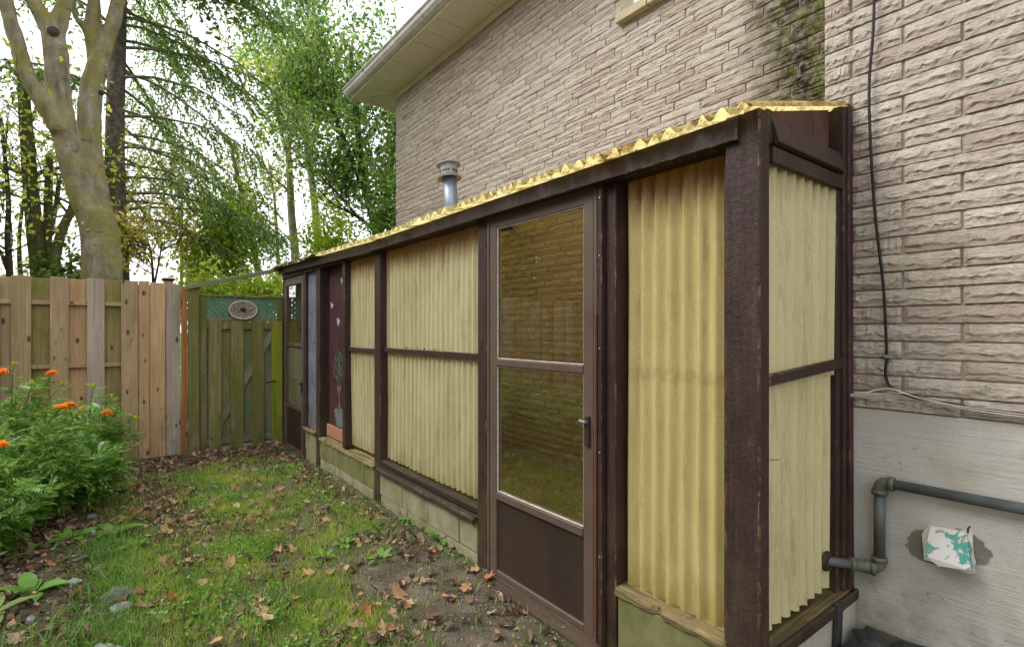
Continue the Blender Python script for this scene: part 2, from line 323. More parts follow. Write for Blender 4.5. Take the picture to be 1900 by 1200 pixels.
m_bark('spruce_bark', (70, 64, 58), (108, 100, 92), (150, 142, 134), (88, 82, 70), (14, 14, 8), .5, 1.2)
m_bark('twig_bark', (104, 96, 84), (132, 124, 108), (154, 146, 130), (120, 118, 84), (14, 14, 8), .5, .5)
m_bark('mossy_bark', (70, 70, 46), (98, 98, 66), (122, 118, 88), (92, 98, 44), lim=.42)
m_bark('pale_bark', (104, 104, 88), (138, 136, 116), (164, 160, 142), (118, 122, 76), lim=.5, b=.4)
m_bark('dark_bark', (46, 40, 32), (70, 62, 50), (90, 82, 68), (72, 74, 46), lim=.55)
def m_soil():
    a = NT('garden_soil'); p = a.pos(); q = a.xyz()
    n1 = a.noise(p, 5, 6, .7); base = a.ramp(n1, [(.3, (64, 57, 48)), (.5, (100, 91, 78)), (.7, (134, 123, 106))])
    gr = a.noise(p, 90, 4, .8); base = a.mix(a.step(gr, .58, .7, 0, .7), base, (148, 138, 120))
    base = a.mix(a.step(a.noise(p, 150, 3, .8), .6, .68, 0, .7), base, (42, 36, 30))
    green = a.step(a.noise(p, 3.2, 4, .6), .48, .62, 0, .45); base = a.mix(green, base, (88, 96, 42))
    far = a.step(q[1], 7.4, 8.5); base = a.mix(far, base, (84, 100, 44))
    h = a.math('ADD', a.noise(p, 28, 5, .75), a.math('MULTIPLY', gr, .6))
    MT['garden_soil'] = a.end(a.prin(base, .95, a.bump(h, 1.0, .02), spec=.15))
m_soil()

# ------------------------------------------------------------------ mesh helpers
def me_from(name, v, f, mat=None, smooth=False):
    me = bpy.data.meshes.new(name); v = np.asarray(v, dtype=np.float32)
    if isinstance(f, np.ndarray):
        k = f.shape[1]; me.vertices.add(len(v)); me.vertices.foreach_set('co', v.ravel())
        me.loops.add(f.size); me.loops.foreach_set('vertex_index', f.ravel().astype(np.int32))
        me.polygons.add(len(f)); me.polygons.foreach_set('loop_start', np.arange(0, f.size, k, dtype=np.int32))
        try: me.polygons.foreach_set('loop_total', np.full(len(f), k, dtype=np.int32))
        except Exception: pass
        me.update(calc_edges=True); me.validate()
    else: me.from_pydata([tuple(map(float, x)) for x in v], [], f)
    if smooth: me.polygons.foreach_set('use_smooth', [True] * len(me.polygons))
    if mat: me.materials.append(MT[mat])
    me.update(); return me
def link(name, me, parent=None, loc=None):
    o = bpy.data.objects.new(name, me); C.objects.link(o)
    if loc is not None: o.location = loc
    if parent is not None:
        o.parent = parent
        m = world_of(parent); o.matrix_parent_inverse = m.inverted()
    return o
def world_of(o):
    m = o.matrix_basis.copy()
    if o.parent is not None: m = world_of(o.parent) @ o.matrix_parent_inverse @ m
    return m
def tag(o, label=None, cat=None, group=None, kind=None):
    if label: o['label'] = label
    if cat: o['category'] = cat
    if group: o['group'] = group
    if kind: o['kind'] = kind
    return o
def empty(name, loc, label=None, cat=None, group=None):
    o = bpy.data.objects.new(name, None); C.objects.link(o); o.location = loc; o.empty_display_size = .1
    return tag(o, label, cat, group)
def box_mesh(name, size, mat, bev=.003, jit=0., seed=0, cuts=0):
    bm = bmesh.new(); bmesh.ops.create_cube(bm, size=1)
    for v in bm.verts: v.co = Vector((v.co.x * size[0], v.co.y * size[1], v.co.z * size[2]))
    if bev: bmesh.ops.bevel(bm, geom=list(bm.edges), offset=min(bev, min(size) * .3), segments=1, affect='EDGES')
    if jit:
        rg = random.Random(seed)
        ph = [rg.uniform(0, 6.3) for _ in range(6)]
        for v in bm.verts:
            v.co.x += jit * math.sin(v.co.z * 3 + ph[0]); v.co.y += jit * .6 * math.sin(v.co.z * 2.3 + ph[1]); v.co.z += jit * math.sin(v.co.x * 30 + ph[2])
    me = bpy.data.meshes.new(name); bm.to_mesh(me); bm.free(); me.materials.append(MT[mat]); return me
def bx(name, lo, hi, mat, parent=None, bev=.003, rot=None, jit=0., seed=0):
    lo, hi = np.array(lo, float), np.array(hi, float)
    a, b = np.minimum(lo, hi), np.maximum(lo, hi)
    me = box_mesh(name, b - a, mat, bev, jit, seed)
    o = bpy.data.objects.new(name, me); C.objects.link(o); o.location = (a + b) / 2
    if rot: o.rotation_euler = rot
    if parent is not None: o.parent = parent; o.matrix_parent_inverse = world_of(parent).inverted()
    return o
def beam(name, p, q, w, h, mat, parent=None, up=(0, 0, 1), bev=.003):
    p, q = Vector(p), Vector(q); d = q - p; L = d.length; z = d.normalized(); x = Vector(up).cross(z).normalized(); y = z.cross(x)
    me = box_mesh(name, (w, h, L), mat, bev); o = bpy.data.objects.new(name, me); C.objects.link(o)
    mt = Matrix((x, y, z)).transposed().to_4x4(); mt.translation = (p + q) / 2; o.matrix_world = mt
    o.location = (p + q) / 2; o.rotation_euler = mt.to_euler()
    if parent is not None: o.parent = parent; o.matrix_parent_inverse = world_of(parent).inverted()
    return o
def tube_arrays(pts, rad, n=8, caps=True):
    pts = np.asarray(pts, float); m = len(pts); rad = np.broadcast_to(np.asarray(rad, float), (m,))
    tan = np.gradient(pts, axis=0); tan /= np.linalg.norm(tan, axis=1)[:, None] + 1e-9
    ref = np.array((.31, .95, .02)) if abs(tan[0][2]) > .6 else np.array((0, 0, 1.))
    V = []
    for i in range(m):
        x = np.cross(ref, tan[i]); x /= np.linalg.norm(x) + 1e-9; y = np.cross(tan[i], x)
        a = np.linspace(0, 2 * math.pi, n, endpoint=False)
        V.append(pts[i] + rad[i] * (np.cos(a)[:, None] * x + np.sin(a)[:, None] * y))
    V = np.concatenate(V); Fs = []
    for i in range(m - 1):
        for k in range(n): Fs.append((i * n + k, i * n + (k + 1) % n, (i + 1) * n + (k + 1) % n, (i + 1) * n + k))
    return V, Fs
class MB:
    def __init__(s): s.v = []; s.f = []; s.c = 0
    def add(s, v, f):
        v = np.asarray(v, float); s.v.append(v); s.f += [tuple(i + s.c for i in t) for t in f]; s.c += len(v); return s
    def tube(s, pts, rad, n=8, caps=True):
        v, f = tube_arrays(pts, rad, n)
        if caps: f = f + [tuple(range(n))[::-1], tuple(range(len(v) - n, len(v)))]
        return s.add(v, f)
    def lathe(s, prof, c, n=24, axis=(0, 0, 1)):
        z = Vector(axis).normalized(); x = z.orthogonal().normalized(); y = z.cross(x); V = []; Fs = []
        for (r, h) in prof:
            for k in range(n):
                a = 2 * math.pi * k / n; V.append(Vector(c) + z * h + (x * math.cos(a) + y * math.sin(a)) * r)
        for i in range(len(prof) - 1):
            for k in range(n): Fs.append((i * n + k, i * n + (k + 1) % n, (i + 1) * n + (k + 1) % n, (i + 1) * n + k))
        return s.add([tuple(p) for p in V], Fs)
    def build(s, name, mat, parent=None, smooth=False, origin=None):
        v = np.concatenate(s.v); o0 = np.array(origin if origin is not None else v.mean(0), float)
        me = me_from(name, v - o0, s.f, mat, smooth); return link(name, me, parent, tuple(o0))
def inst(tv, tf, mats, locs):
    tv = np.asarray(tv, float); tf = np.asarray(tf); N = len(locs)
    V = np.einsum('nij,kj->nki', mats, tv) + np.asarray(locs)[:, None, :]
    Fa = (tf[None] + (np.arange(N) * len(tv))[:, None, None]).reshape(-1, tf.shape[1])
    return V.reshape(-1, 3), Fa
def frames(axis, rng, normal=None):
    a = axis / (np.linalg.norm(axis, axis=1)[:, None] + 1e-9)
    n = rng.normal(size=a.shape) if normal is None else normal + 0 * a
    b = np.cross(n, a); b /= np.linalg.norm(b, axis=1)[:, None] + 1e-9
    c = np.cross(a, b); return np.stack([a, b, c], axis=2)
def bigmesh(name, v, f, mat, parent=None, origin=(0, 0, 0)):
    o = np.array(origin, float); return link(name, me_from(name, np.asarray(v) - o, np.asarray(f), mat), parent, tuple(o))
def wav(x, y):
    return (np.sin(x * 2.1 + 1.3 * np.sin(y * 1.7)) * .5 + np.sin(y * 3.3 + x * 1.1 + 2) * .3 + np.sin(x * 6.7 - y * 4.1 + .7) * .2 + np.sin(x * 13 + y * 11) * .1)
def sm(a, b, x): t = np.clip((x - a) / (b - a), 0, 1); return t * t * (3 - 2 * t)
def gz(x, y):
    x = np.asarray(x, float); y = np.asarray(y, float)
    near = (np.abs(x) < 6) & (np.abs(y) < 14)
    z = .016 * wav(x, y) + .045 * sm(1.0, 1.6, x) * sm(5.8, 4.8, y) + .05 * sm(.0, -.25, x)
    z = z + .20 * sm(1.74, 1.95, x) * sm(.90, .80, y)
    return np.where(near, z, 0.)

# ------------------------------------------------------------------ ground
def make_ground():
    xs = np.concatenate([[-300, -100, -40, -15, -6], np.arange(-3, 2.61, .05), [4, 8, 20, 60, 300]])
    ys = np.concatenate([[-300, -100, -30, -8, -3], np.arange(-1.5, 8.01, .05), [10, 14, 25, 60, 300]])
    X, Y = np.meshgrid(xs, ys); Z = gz(X, Y); V = np.stack([X.ravel(), Y.ravel(), Z.ravel()], 1)
    nx = len(xs); i, j = np.meshgrid(np.arange(nx - 1), np.arange(len(ys) - 1)); k = (j * nx + i).ravel()
    f = np.stack([k, k + 1, k + nx + 1, k + nx], 1)
    o = bigmesh('ground', V, f, 'garden_soil'); tag(o, kind='structure')
    o.data.polygons.foreach_set('use_smooth', [True] * len(o.data.polygons))
make_ground()

# ------------------------------------------------------------------ house
HX, RX = 3.45, 2.40            # main wall, projecting wall (both face -X)
CO = .0667; BL = .35           # brick course and length incl. joint
Z0 = 1.12
house = empty('brick_house', (RX, .5, 0), 'two-storey house of pale rough-faced brick behind the lean-to', 'house')
def brick_variant(k, L, H, n=9):
    rg = random.Random(k * 7 + 3); ys = [(-.5 + i / n) * L for i in range(n + 1)]
    V = []; r0 = rg.uniform(.30, .50); jag = r0
    ridge = []
    for i in range(n + 1):
        jag += rg.uniform(-.15, .15); jag += (r0 - jag) * .3; ridge.append(min(.66, max(.2, jag)))
    flip = rg.random() < .22
    for row in range(4):
        for i, y in enumerate(ys):
            endf = .55 if i in (0, n) else 1.0
            zz = [1, ridge[i], ridge[i] - rg.uniform(.08, .2), 0][row]
            dp = [rg.uniform(.009, .012), rg.uniform(.012, .0175), rg.uniform(.008, .0125), rg.uniform(.008, .010)][row] * endf
            V.append((-dp, y + (rg.uniform(-.003, .003) if 0 < i < n else 0), (max(zz, .04 * (3 - row)) - .5) * H + (rg.uniform(-.0015, .0015) if row in (0, 3) else 0)))
    W = n + 1; Fs = []
    for r in range(3):
        for i in range(n): Fs.append((r * W + i, (r + 1) * W + i, (r + 1) * W + i + 1, r * W + i + 1))
    ring = list(range(W)) + [W * 2 - 1, W * 3 - 1] + list(range(4 * W - 1, 3 * W - 1, -1)) + [2 * W, W]
    b0 = len(V)
    for i in ring: V.append((.016, V[i][1], V[i][2]))
    m = len(ring)
    for i in range(m): Fs.append((ring[i], ring[(i + 1) % m], b0 + (i + 1) % m, b0 + i))
    return V, Fs
BV = [brick_variant(k, BL - .010, CO - .0075) for k in range(14)]; BH = [me_from('brick', *brick_variant(k + 40, BL - .010, CO - .0075, 24), 'rock_brick') for k in range(14)]
BM = [me_from('brick', v, f, 'rock_brick') for v, f in BV]
def roof_line(u): return 452 - .3055 * (u - 695)
rgB = random.Random(5); spots = []
def course_spots(X, y0, y1, z0, z1, which, ph):
    n = int((z1 - z0) / CO)
    for c in range(n):
        z = z0 + (c + .5) * CO; off = ph + (BL * .5 if c % 2 else 0) + (0.05 * ((c * 7) % 3 - 1) if which == 'm' else 0); y = y1
        first = True
        e = y1 - ((y1 - off) % BL) if True else y1
        cuts = [y1] + list(np.arange(e, y0, -BL)) + [y0]
        cuts = sorted(set(round(t, 4) for t in cuts), reverse=True)
        for a, b in zip(cuts[:-1], cuts[1:]):
            if a - b < .03: continue
            spots.append((X, (a + b) / 2, z, (a - b - .011) / (BL - .011), which, rgB.randrange(14)))
course_spots(RX, -1.0, .96, Z0, 3.4, 'r', .855)
course_spots(HX, .97, 7.45, Z0 - 14 * CO, 5.0, 'm', .3)
def vis(s):
    u, v, d = proj((s[0], s[1], s[2]))
    if d < .1 or not (-40 < u < 1940 and -15 < v < 1200): return 0
    if s[4] == 'm' and v > roof_line(u) - 4: return 0
    if s[4] == 'm' and u > 1532: return 0
    return 1 / d
WINB = (2.30, 2.86, 4.06, 5.0)
walls = {}
def wall_box(name, lo, hi, mat): return bx(name, lo, hi, mat, house, bev=0)
walls['m'] = wall_box('main_wall', (HX + .002, .98, -.2), (HX + .25, 7.43, 5.05), 'mortar')
walls['r'] = wall_box('projecting_wall', (RX + .002, -2.5, Z0), (RX + 1.2, .95, 5.05), 'mortar')
spots = [s for s in spots if not (s[4] == 'm' and 2.24 < s[1] < 2.95 and s[2] > 4.04)]
ids = sorted(range(len(spots)), key=lambda i: -vis(spots[i]))
single = set(i for i in ids[:300] if vis(spots[i]) > 0)
joined = {'m': MB(), 'r': MB()}
for i, (X, y, z, sc, wch, k) in enumerate(spots):
    dx = rgB.uniform(-.004, .003)
    if i in single:
        o = bpy.data.objects.new('brick', BH[k] if wch == 'r' else BM[k]); C.objects.link(o); o.location = (X + dx, y, z); o.scale = (1, sc, 1)
        o.parent = walls[wch]; o.matrix_parent_inverse = world_of(walls[wch]).inverted()
    else:
        v = np.array(BV[k][0]); v[:, 1] *= sc; joined[wch].add(v + (X + dx, y, z), BV[k][1])
for k in 'mr':
    o = joined[k].build('brickwork', 'rock_brick', walls[k]); tag(o, kind='stuff')
fo = bx('foundation', (RX - .006, -2.5, -.3), (RX + 1.2, .95, Z0 - .002), 'board_concrete', house, bev=.004)
# eave of the main roof
EX = HX - .50; EY = 7.45 + .50; SZ = 5.03
bx('frieze_board', (HX - .03, .97, 4.95), (HX + .006, 7.47, SZ - .002), 'trim_cream', house, .004)
sof = bx('soffit', (EX, .97, SZ + .02), (HX + .3, EY, SZ + .035), 'trim_cream', house, 0)
pw = .30; y = 7.43
while y > .97:
    a = y - pw
    bx('soffit_panel', (EX + .004, max(a + .004, .98), SZ), (HX - .002, y - .004, SZ + .018), 'soffit_metal', sof, .004); y = a
for k in range(4):   # the mitred corner and the panels round it
    xa = EX + .004 + k * .30
bm_ = MB(); 
def tri_prism(pts, z0, z1):
    n = len(pts); V = [(p[0], p[1], z0) for p in pts] + [(p[0], p[1], z1) for p in pts]
    Fs = [tuple(range(n))[::-1], tuple(range(n, 2 * n))] + [(i, (i + 1) % n, n + (i + 1) % n, n + i) for i in range(n)]
    return V, Fs
for pts in ([(EX + .004, 7.435), (HX - .004, 7.435), (HX - .004, 7.452), (EX + .01, EY - .02), (EX + .004, EY - .02)],
            [(HX, 7.462), (HX + .25, 7.462), (HX + .25, EY - .006), (HX - .22, EY - .006), (HX - .22, 7.70)],
            [(HX - .228, 7.708), (HX - .228, EY - .006), (EX + .02, EY - .006)]):
    MB().add(*tri_prism(pts, SZ, SZ + .018)).build('soffit_panel', 'soffit_metal', sof)
fa = bx('fascia', (EX - .022, .97, SZ - .03), (EX - .002, EY + .022, SZ + .14), 'trim_cream', house)
bx('fascia', (EX - .0, EY, SZ - .03), (HX + .6, EY + .02, SZ + .14), 'trim_cream', house)
gx = EX - .024
prof = [(0, 0), (-.065, .0), (-.10, .035), (-.105, .075), (-.125, .09), (-.125, .105), (-.118, .105), (-.118, .095), (-.095, .08), (-.09, .04), (-.06, .006), (0, .006)]
g = MB(); n = len(prof); ya, yb = .97, EY + .03
V = [(gx + p[0], ya, SZ + .0 + p[1]) for p in prof] + [(gx + p[0], yb, SZ + .0 + p[1]) for p in prof]
Fs = [(i, (i + 1) % n, n + (i + 1) % n, n + i) for i in range(n)]
g.add(V, Fs); g.add([(gx, yb, SZ), (gx - .065, yb, SZ), (gx - .10, yb, SZ + .035), (gx - .105, yb, SZ + .075), (gx - .12, yb, SZ + .09), (gx - .12, yb, SZ + .105), (gx, yb, SZ + .105)], [tuple(range(7))])
g.build('gutter', 'gutter_white', house)
rf = MB(); rx0, ry1, rz0 = EX - .05, EY + .04, SZ + .15
rf.add([(rx0, -2.6, rz0), (rx0, ry1, rz0), (rx0 + 4, ry1 - 4, rz0 + 1.7), (rx0 + 4, -2.6, rz0 + 1.7), (rx0 + 8, ry1, rz0), (rx0 + 8, -2.6, rz0)], [(0, 1, 2, 3), (1, 4, 2), (3, 2, 4, 5), (0, 3, 5)])
rf.build('roof', 'shingle_dark', house)
# upper window
win = bx('window', (HX - .015, 2.31, 4.10), (HX + .05, 2.84, 5.0), 'window_white', house, .006)
bx('pane', (HX - .022, 2.37, 4.16), (HX - .017, 2.78, 4.95), 'window_bars', win, .001)
for yy in (2.70, 2.60, 2.50): bx('blind_slat', (HX - .030, yy - .018, 4.165), (HX - .024, yy + .018, 4.945), 'blind_white' if yy < 2.65 else 'window_bars', win, .001)
for a, b in ((2.99, 2.668), (2.656, 2.30)):
    bx('window_sill', (HX - .075, b, 4.018), (HX + .02, a, 4.092), 'sill_stone', house, .004)

# ------------------------------------------------------------------ lean-to
shed = empty('lean_to_shed', (1.7, .9, 0), 'dark brown lean-to shed with ribbed cream fibreglass panels along the house', 'shed')
FXp = 1.697                                    # front face of the posts
BX_ = 1.765                                    # plane of the corrugated panels
WL = .0665
def corr(name, mat, y0, y1, z0, z1, X, parent, amp=.0135, ph=0., axis='y', lean=0.):
    n = int((y1 - y0) / WL * 8) + 1; ys = np.linspace(y0, y1, n); d = amp * np.sin((ys + ph) * 2 * math.pi / WL)
    rg = random.Random(int(y0 * 1000)); zs = np.linspace(z0, z1, 5); V = []
    for z in zs:
        for yy, dd in zip(ys, d):
            wz = 0
            if z == z0: wz = rg.uniform(-.004, .004)
            off = .004 * math.sin(z * 2.2 + yy * 3) + .002 * math.sin(z * 5 + yy * 17)
            V.append((X + dd + off, yy, z + wz) if axis == 'y' else (yy, X - dd + off, z + wz))
    Fs = []
    for r in range(4):
        for i in range(n - 1): Fs.append((r * n + i, r * n + i + 1, (r + 1) * n + i + 1, (r + 1) * n + i))
    V = np.array(V); o0 = V.mean(0); me = me_from(name, V - o0, Fs, mat, True); o = link(name, me, parent, tuple(o0))
    return o
# posts (Y0, Y1, z0)
bx('corner_post', (1.66, .857, -.05), (1.725, .978, 2.150), 'brown_paint_worn', shed, .004, jit=.0)
bx('post_trim', (1.70, .980, .34), (1.77, 1.006, 2.06), 'brown_paint', shed)
for (a, b, z0) in ((1.498, 1.552, -.03), (2.470, 2.556, -.03), (3.965, 4.08, -.03), (4.768, 4.832, .335), (5.50, 5.62, .0), (6.0, 6.09, -.03), (6.93, 6.985, -.03)):
    bx('post', (FXp, a, z0), (BX_ + .02, b, 2.07), 'brown_paint', shed)
bx('post_trim', (1.672, 1.556, -.02), (1.72, 1.578, 2.06), 'brown_paint_worn', shed, .002)
# fascia, two lengths
beam('fascia_board', (1.655, .925, 2.098), (1.655, 4.02, 2.098), .078, .030, 'brown_paint', shed, up=(1, 0, 0))
beam('fascia_board', (1.658, 4.024, 2.096), (1.658, 6.99, 2.166), .084, .028, 'brown_paint', shed, up=(1, 0, 0))
bx('top_plate', (1.69, .98, 2.062), (1.76, 6.98, 2.14), 'brown_paint', shed)
# panels
def panel_bay(a, b, zb, zt, mat='fibre_panel', mid=1.27, split=True):
    if split:
        corr('corrugated_panel', mat, a, b, mid - .01, zt, BX_, shed, ph=.013); corr('corrugated_panel', mat, a, b, zb, mid + .0, BX_ + .004, shed, ph=.02)
        bx('mid_rail', (FXp + .03, a + .0, mid - .02), (BX_ - .012, b - .0, mid + .018), 'brown_paint', shed)
    else: corr('corrugated_panel', mat, a, b, zb, zt, BX_, shed, amp=.0145, ph=.04)
panel_bay(2.557, 3.964, .40, 2.08)
panel_bay(4.081, 4.767, .37, 2.08, mid=1.255)
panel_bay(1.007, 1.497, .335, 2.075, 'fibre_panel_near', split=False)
bx('inner_rail', (BX_ + .022, 1.0, 1.24), (BX_ + .06, 1.5, 1.275), 'dark_interior', shed)
# blue-grey panel bay and mural panel
bx('blue_panel', (1.726, 5.60, .36), (1.74, 6.01, 2.08), 'blue_panel', shed)
mural = bx('mural_panel', (1.780, 4.833, .34), (1.792, 5.499, 2.08), 'maroon_panel', shed); mural['label'] = 'maroon panel painted with a potted topiary and three white birds'
bx('offcut_board', (1.755, 4.86, .345), (1.772, 5.46, .465), 'pink_board', shed)
def flat(name, pts, mat, parent, X):
    pts = [PX(u, v, X) for (u, v) in pts]; n = len(pts)
    V = [p for p in pts] + [(p[0] + .0025, p[1], p[2]) for p in pts]
    MB().add(V, [tuple(range(n)), tuple(range(n, 2 * n))[::-1]] + [(i, (i + 1) % n, n + (i + 1) % n, n + i) for i in range(n)]).build(name, mat, parent)
XM = 1.7768
for (cx, cy, s) in ((634, 521, 1.), (615.5, 567, 1.05), (627.5, 597, 1.2)):
    flat('painted_bird', [(cx - 3.2 * s, cy - 6 * s), (cx - .6 * s, cy - 2 * s), (cx + .2 * s, cy - 7 * s), (cx + 1.4 * s, cy - 2 * s), (cx + 3 * s, cy - .5 * s), (cx + 1.3 * s, cy + 1 * s), (cx + .2 * s, cy + 7 * s), (cx - .8 * s, cy + 2 * s), (cx - 2.6 * s, cy + 3 * s), (cx - 1.2 * s, cy)], 'white_chalk', mural, XM)
rg = random.Random(4); lm = MB()
for i in range(120):
    a = rg.uniform(0, 6.283); r = math.sqrt(rg.random()); u = 628.5 + 10 * r * math.cos(a); v = 679 + 29 * r * math.sin(a)
    q = [PX(u + dx, v + dy, XM - .0006 * (i % 3)) for dx, dy in ((-.6, -3), (.7, -1), (.6, 3), (-.6, 1))]; lm.add(q, [(0, 1, 2, 3)])
lm.build('painted_foliage', 'mural_green', mural)
flat('painted_stem', [(626, 712), (629, 716), (632.5, 711), (633, 724), (629.8, 730), (631, 750), (632, 757), (628, 757), (628.6, 740), (627.5, 730), (625, 724)], 'mural_pink', mural, XM)
flat('painted_pot', [(620.5, 759), (626, 757), (634, 759), (640, 764), (639.5, 772), (636.5, 794), (625, 790), (622, 773)], 'mural_grey', mural, XM)
# sills and blocks
def rough_sill(name, lo, hi, mat):
    rg = random.Random(int(lo[1] * 77)); n = max(8, int((hi[1] - lo[1]) / .03)); V = []; Fs = []
    for i in range(n + 1):
        y = lo[1] + (hi[1] - lo[1]) * i / n; bite = max(0, rg.gauss(0, .006)); e = rg.uniform(-.003, .003)
        V += [(lo[0] + bite, y, lo[2] + e), (hi[0], y, lo[2]), (hi[0], y, hi[2]), (lo[0] + .010 + bite * 1.6, y, hi[2] - .004 + e), (lo[0] + bite * .8, y, hi[2] - .014 - bite)]
    for i in range(n):
        a, b = i * 5, i * 5 + 5
        for k in range(5): Fs.append((a + k, a + (k + 1) % 5, b + (k + 1) % 5, b + k))
    Fs += [(0, 1, 2, 3, 4)[::-1], tuple(n * 5 + k for k in range(5))]
    return MB().add(V, Fs).build(name, mat, shed)
rough_sill('sill', (1.662, 2.558, .302), (1.745, 3.962, .338), 'sill_dark')
bx('sill', (1.700, 2.557, .346), (1.750, 3.962, .392), 'sill_dark', shed, .004, rot=(0, R(-14), 0))
rough_sill('sill', (1.682, 4.083, .298), (1.80, 5.495, .328), 'sill_wood')
bx('sill', (1.660, 5.60, .338), (1.80, 5.998, .362), 'sill_wood', shed, .004)
rough_sill('sill', (1.688, .985, .312), (1.775, 1.497, .346), 'sill_wood')
def blocks(ya, yb, z0, z1, mat, x0=1.694, L=.40):
    y = yb; k = 0
    while y > ya + .03:
        a = max(ya, y - L)
        bx('concrete_block', (x0 + .003 * (k % 2), a + .003, z0), (x0 + .19, y - .003, z1), mat, shed, .006); y = a; k += 1
blocks(2.56, 3.962, .118, .298, 'block_grey'); blocks(2.56, 3.962, -.10, .112, 'block_grey', 1.700, .47)
blocks(4.083, 5.49, .118, .293, 'block_green'); blocks(4.083, 5.49, -.10, .112, 'block_grey', 1.700, .46)
blocks(5.625, 5.998, .12, .334, 'block_grey'); blocks(5.625, 5.998, -.1, .114, 'block_grey', 1.700)
blocks(.99, 1.495, -.1, .312, 'block_green', 1.70, .6)
# end wall (faces -Y)
EYp = .862
corr('corrugated_panel', 'fibre_panel_end', 1.727, 2.268, 1.25, 2.03, EYp + .022, shed, amp=.013, axis='x', ph=.01)
corr('corrugated_panel', 'fibre_panel_end', 1.727, 2.268, .41, 1.30, EYp + .028, shed, amp=.013, axis='x', ph=.03)
beam('mid_rail', (1.727, EYp + .002, 1.262), (2.335, EYp + .002, 1.300), .040, .016, 'brown_paint_worn', shed, up=(0, 1, 0))
bx('batten', (1.740, EYp - .012, 1.985), (2.300, EYp + .008, 2.040), 'brown_paint', shed)
bx('batten', (1.752, EYp - .016, 2.046), (2.285, EYp + .006, 2.130), 'brown_paint', shed, rot=(R(-16), 0, 0))
gq = [(1.758, 2.04), (2.268, 2.04), (2.268, 2.306), (1.758, 2.172)]; MB().add([(a, EYp + .03, b) for a, b in gq] + [(a, EYp + .042, b) for a, b in gq], [(0, 1, 2, 3), (7, 6, 5, 4), (0, 4, 5, 1), (1, 5, 6, 2), (2, 6, 7, 3), (3, 7, 4, 0)]).build('gable_board', 'plum_board', shed)
gq = [(2.10, 2.0), (2.345, 2.0), (2.345, 2.340), (2.10, 2.276)]; MB().add([(a, EYp + .092, b) for a, b in gq] + [(a, EYp + .105, b) for a, b in gq], [(0, 1, 2, 3), (7, 6, 5, 4), (0, 4, 5, 1), (1, 5, 6, 2), (2, 6, 7, 3), (3, 7, 4, 0)]).build('recess_filler', 'dark_interior', shed)  # dark filler board added so the recess beside the gable stays dark
bx('short_stud', (1.727, EYp + .0, 2.05), (1.756, EYp + .03, 2.165), 'brown_paint_worn', shed)
bx('wall_post', (2.270, EYp + .0, .39), (2.305, EYp + .06, 2.12), 'brown_paint', shed)
bx('wall_post', (2.309, EYp - .010, .37), (2.340, EYp + .05, 2.315), 'brown_paint', shed)
bx('wall_board', (2.344, EYp - .018, .36), (2.384, EYp + .08, 2.335), 'maroon_panel', shed, rot=(0, R(-.4), 0))
bx('gable_stud', (2.20, EYp + .05, 2.04), (2.30, EYp + .09, 2.25), 'brown_paint', shed)
bx('sill', (1.727, EYp - .016, .362), (2.39, EYp + .10, .392), 'end_sill_wood', shed, .006, rot=(R(4), R(-.3), 0))
bx('sill_edge', (1.73, EYp - .034, .345), (2.395, EYp - .020, .386), 'brown_paint_worn', shed, .003)
for a, b in ((1.727, 1.93), (1.936, 2.20), (2.206, 2.39)): bx('concrete_block', (a, EYp - .025, -.05), (b, EYp + .12, .345), 'block_pale', shed, .006)
nl = MB().tube([(1.735, .862, .998), (1.742, .835, 1.004)], .0016, 6); nl.build('nail', 'nail_steel', shed)
# interior floor
bx('floor', (1.88, .99, .0), (3.44, 6.95, .10), 'floor_dark', shed, 0)
bx('end_partition', (1.79, 6.93, 0), (3.44, 6.97, 2.2), 'dark_interior', shed, 0)
# roof sheets
def roofz(x): return 2.142 + (x - 1.58) * .262
def roof_sheet(y0, y1, x0, x1, lift=0., ragged=False):
    n = int((y1 - y0) / WL * 8) + 1; ys = np.linspace(y0, y1, n); rg = random.Random(int(y0 * 999)); V = []; xs = np.linspace(x0, x1, 7)
    amp = .0165
    edge = np.interp(ys, np.linspace(y0, y1, 14), [rg.uniform(-.028, .016) for _ in range(14)])
    sag = .012 * math.sin(y0 * 3.1)
    for i, x in enumerate(xs):
        for k, yy in enumerate(ys):
            xx = x + (edge[k] if i == 0 else 0)
            far = .055 * sm(4.05, 6.9, yy)
            V.append((xx, yy, roofz(xx) + lift + far + amp * math.sin(yy * 2 * math.pi / WL) + (rg.uniform(-.002, .002) if i == 0 else 0) + (.006 * math.sin(yy * 2.7 + 1))))
    Fs = []
    for r in range(6):
        for i in range(n - 1): Fs.append((r * n + i, r * n + i + 1, (r + 1) * n + i + 1, (r + 1) * n + i))
    V = np.array(V); o0 = V.mean(0); o = link('roof_sheet', me_from('roof_sheet', V - o0, Fs, 'fibre_roof', True), shed, tuple(o0))
y = .845; k = 0
while y < 6.9:
    b = min(y + WL * 10, 7.0); roof_sheet(y, b, 1.590, 3.44, .0035 * (k % 2)); y = b - WL; k += 1
    if b >= 7.0: break
fe = MB(); rg = random.Random(8); V = []; ny, nx = 14, 5
for j in range(ny):
    for i in range(nx):
        yy = 5.35 + 1.70 * j / (ny - 1); xx = 1.575 + .62 * i / (nx - 1) + (rg.uniform(-.03, .03) if j == 0 else 0)
        V.append((xx, yy, roofz(xx) + .026 + .055 * sm(4.05, 6.9, yy) + rg.uniform(-.006, .008) - (.02 if i == 0 else 0)))
fe.add(V, [(j * nx + i, j * nx + i + 1, (j + 1) * nx + i + 1, (j + 1) * nx + i) for j in range(ny - 1) for i in range(nx - 1)])
o = fe.build('roofing_felt', 'felt_roof', shed); md = o.modifiers.new('t', 'SOLIDIFY'); md.thickness = .006
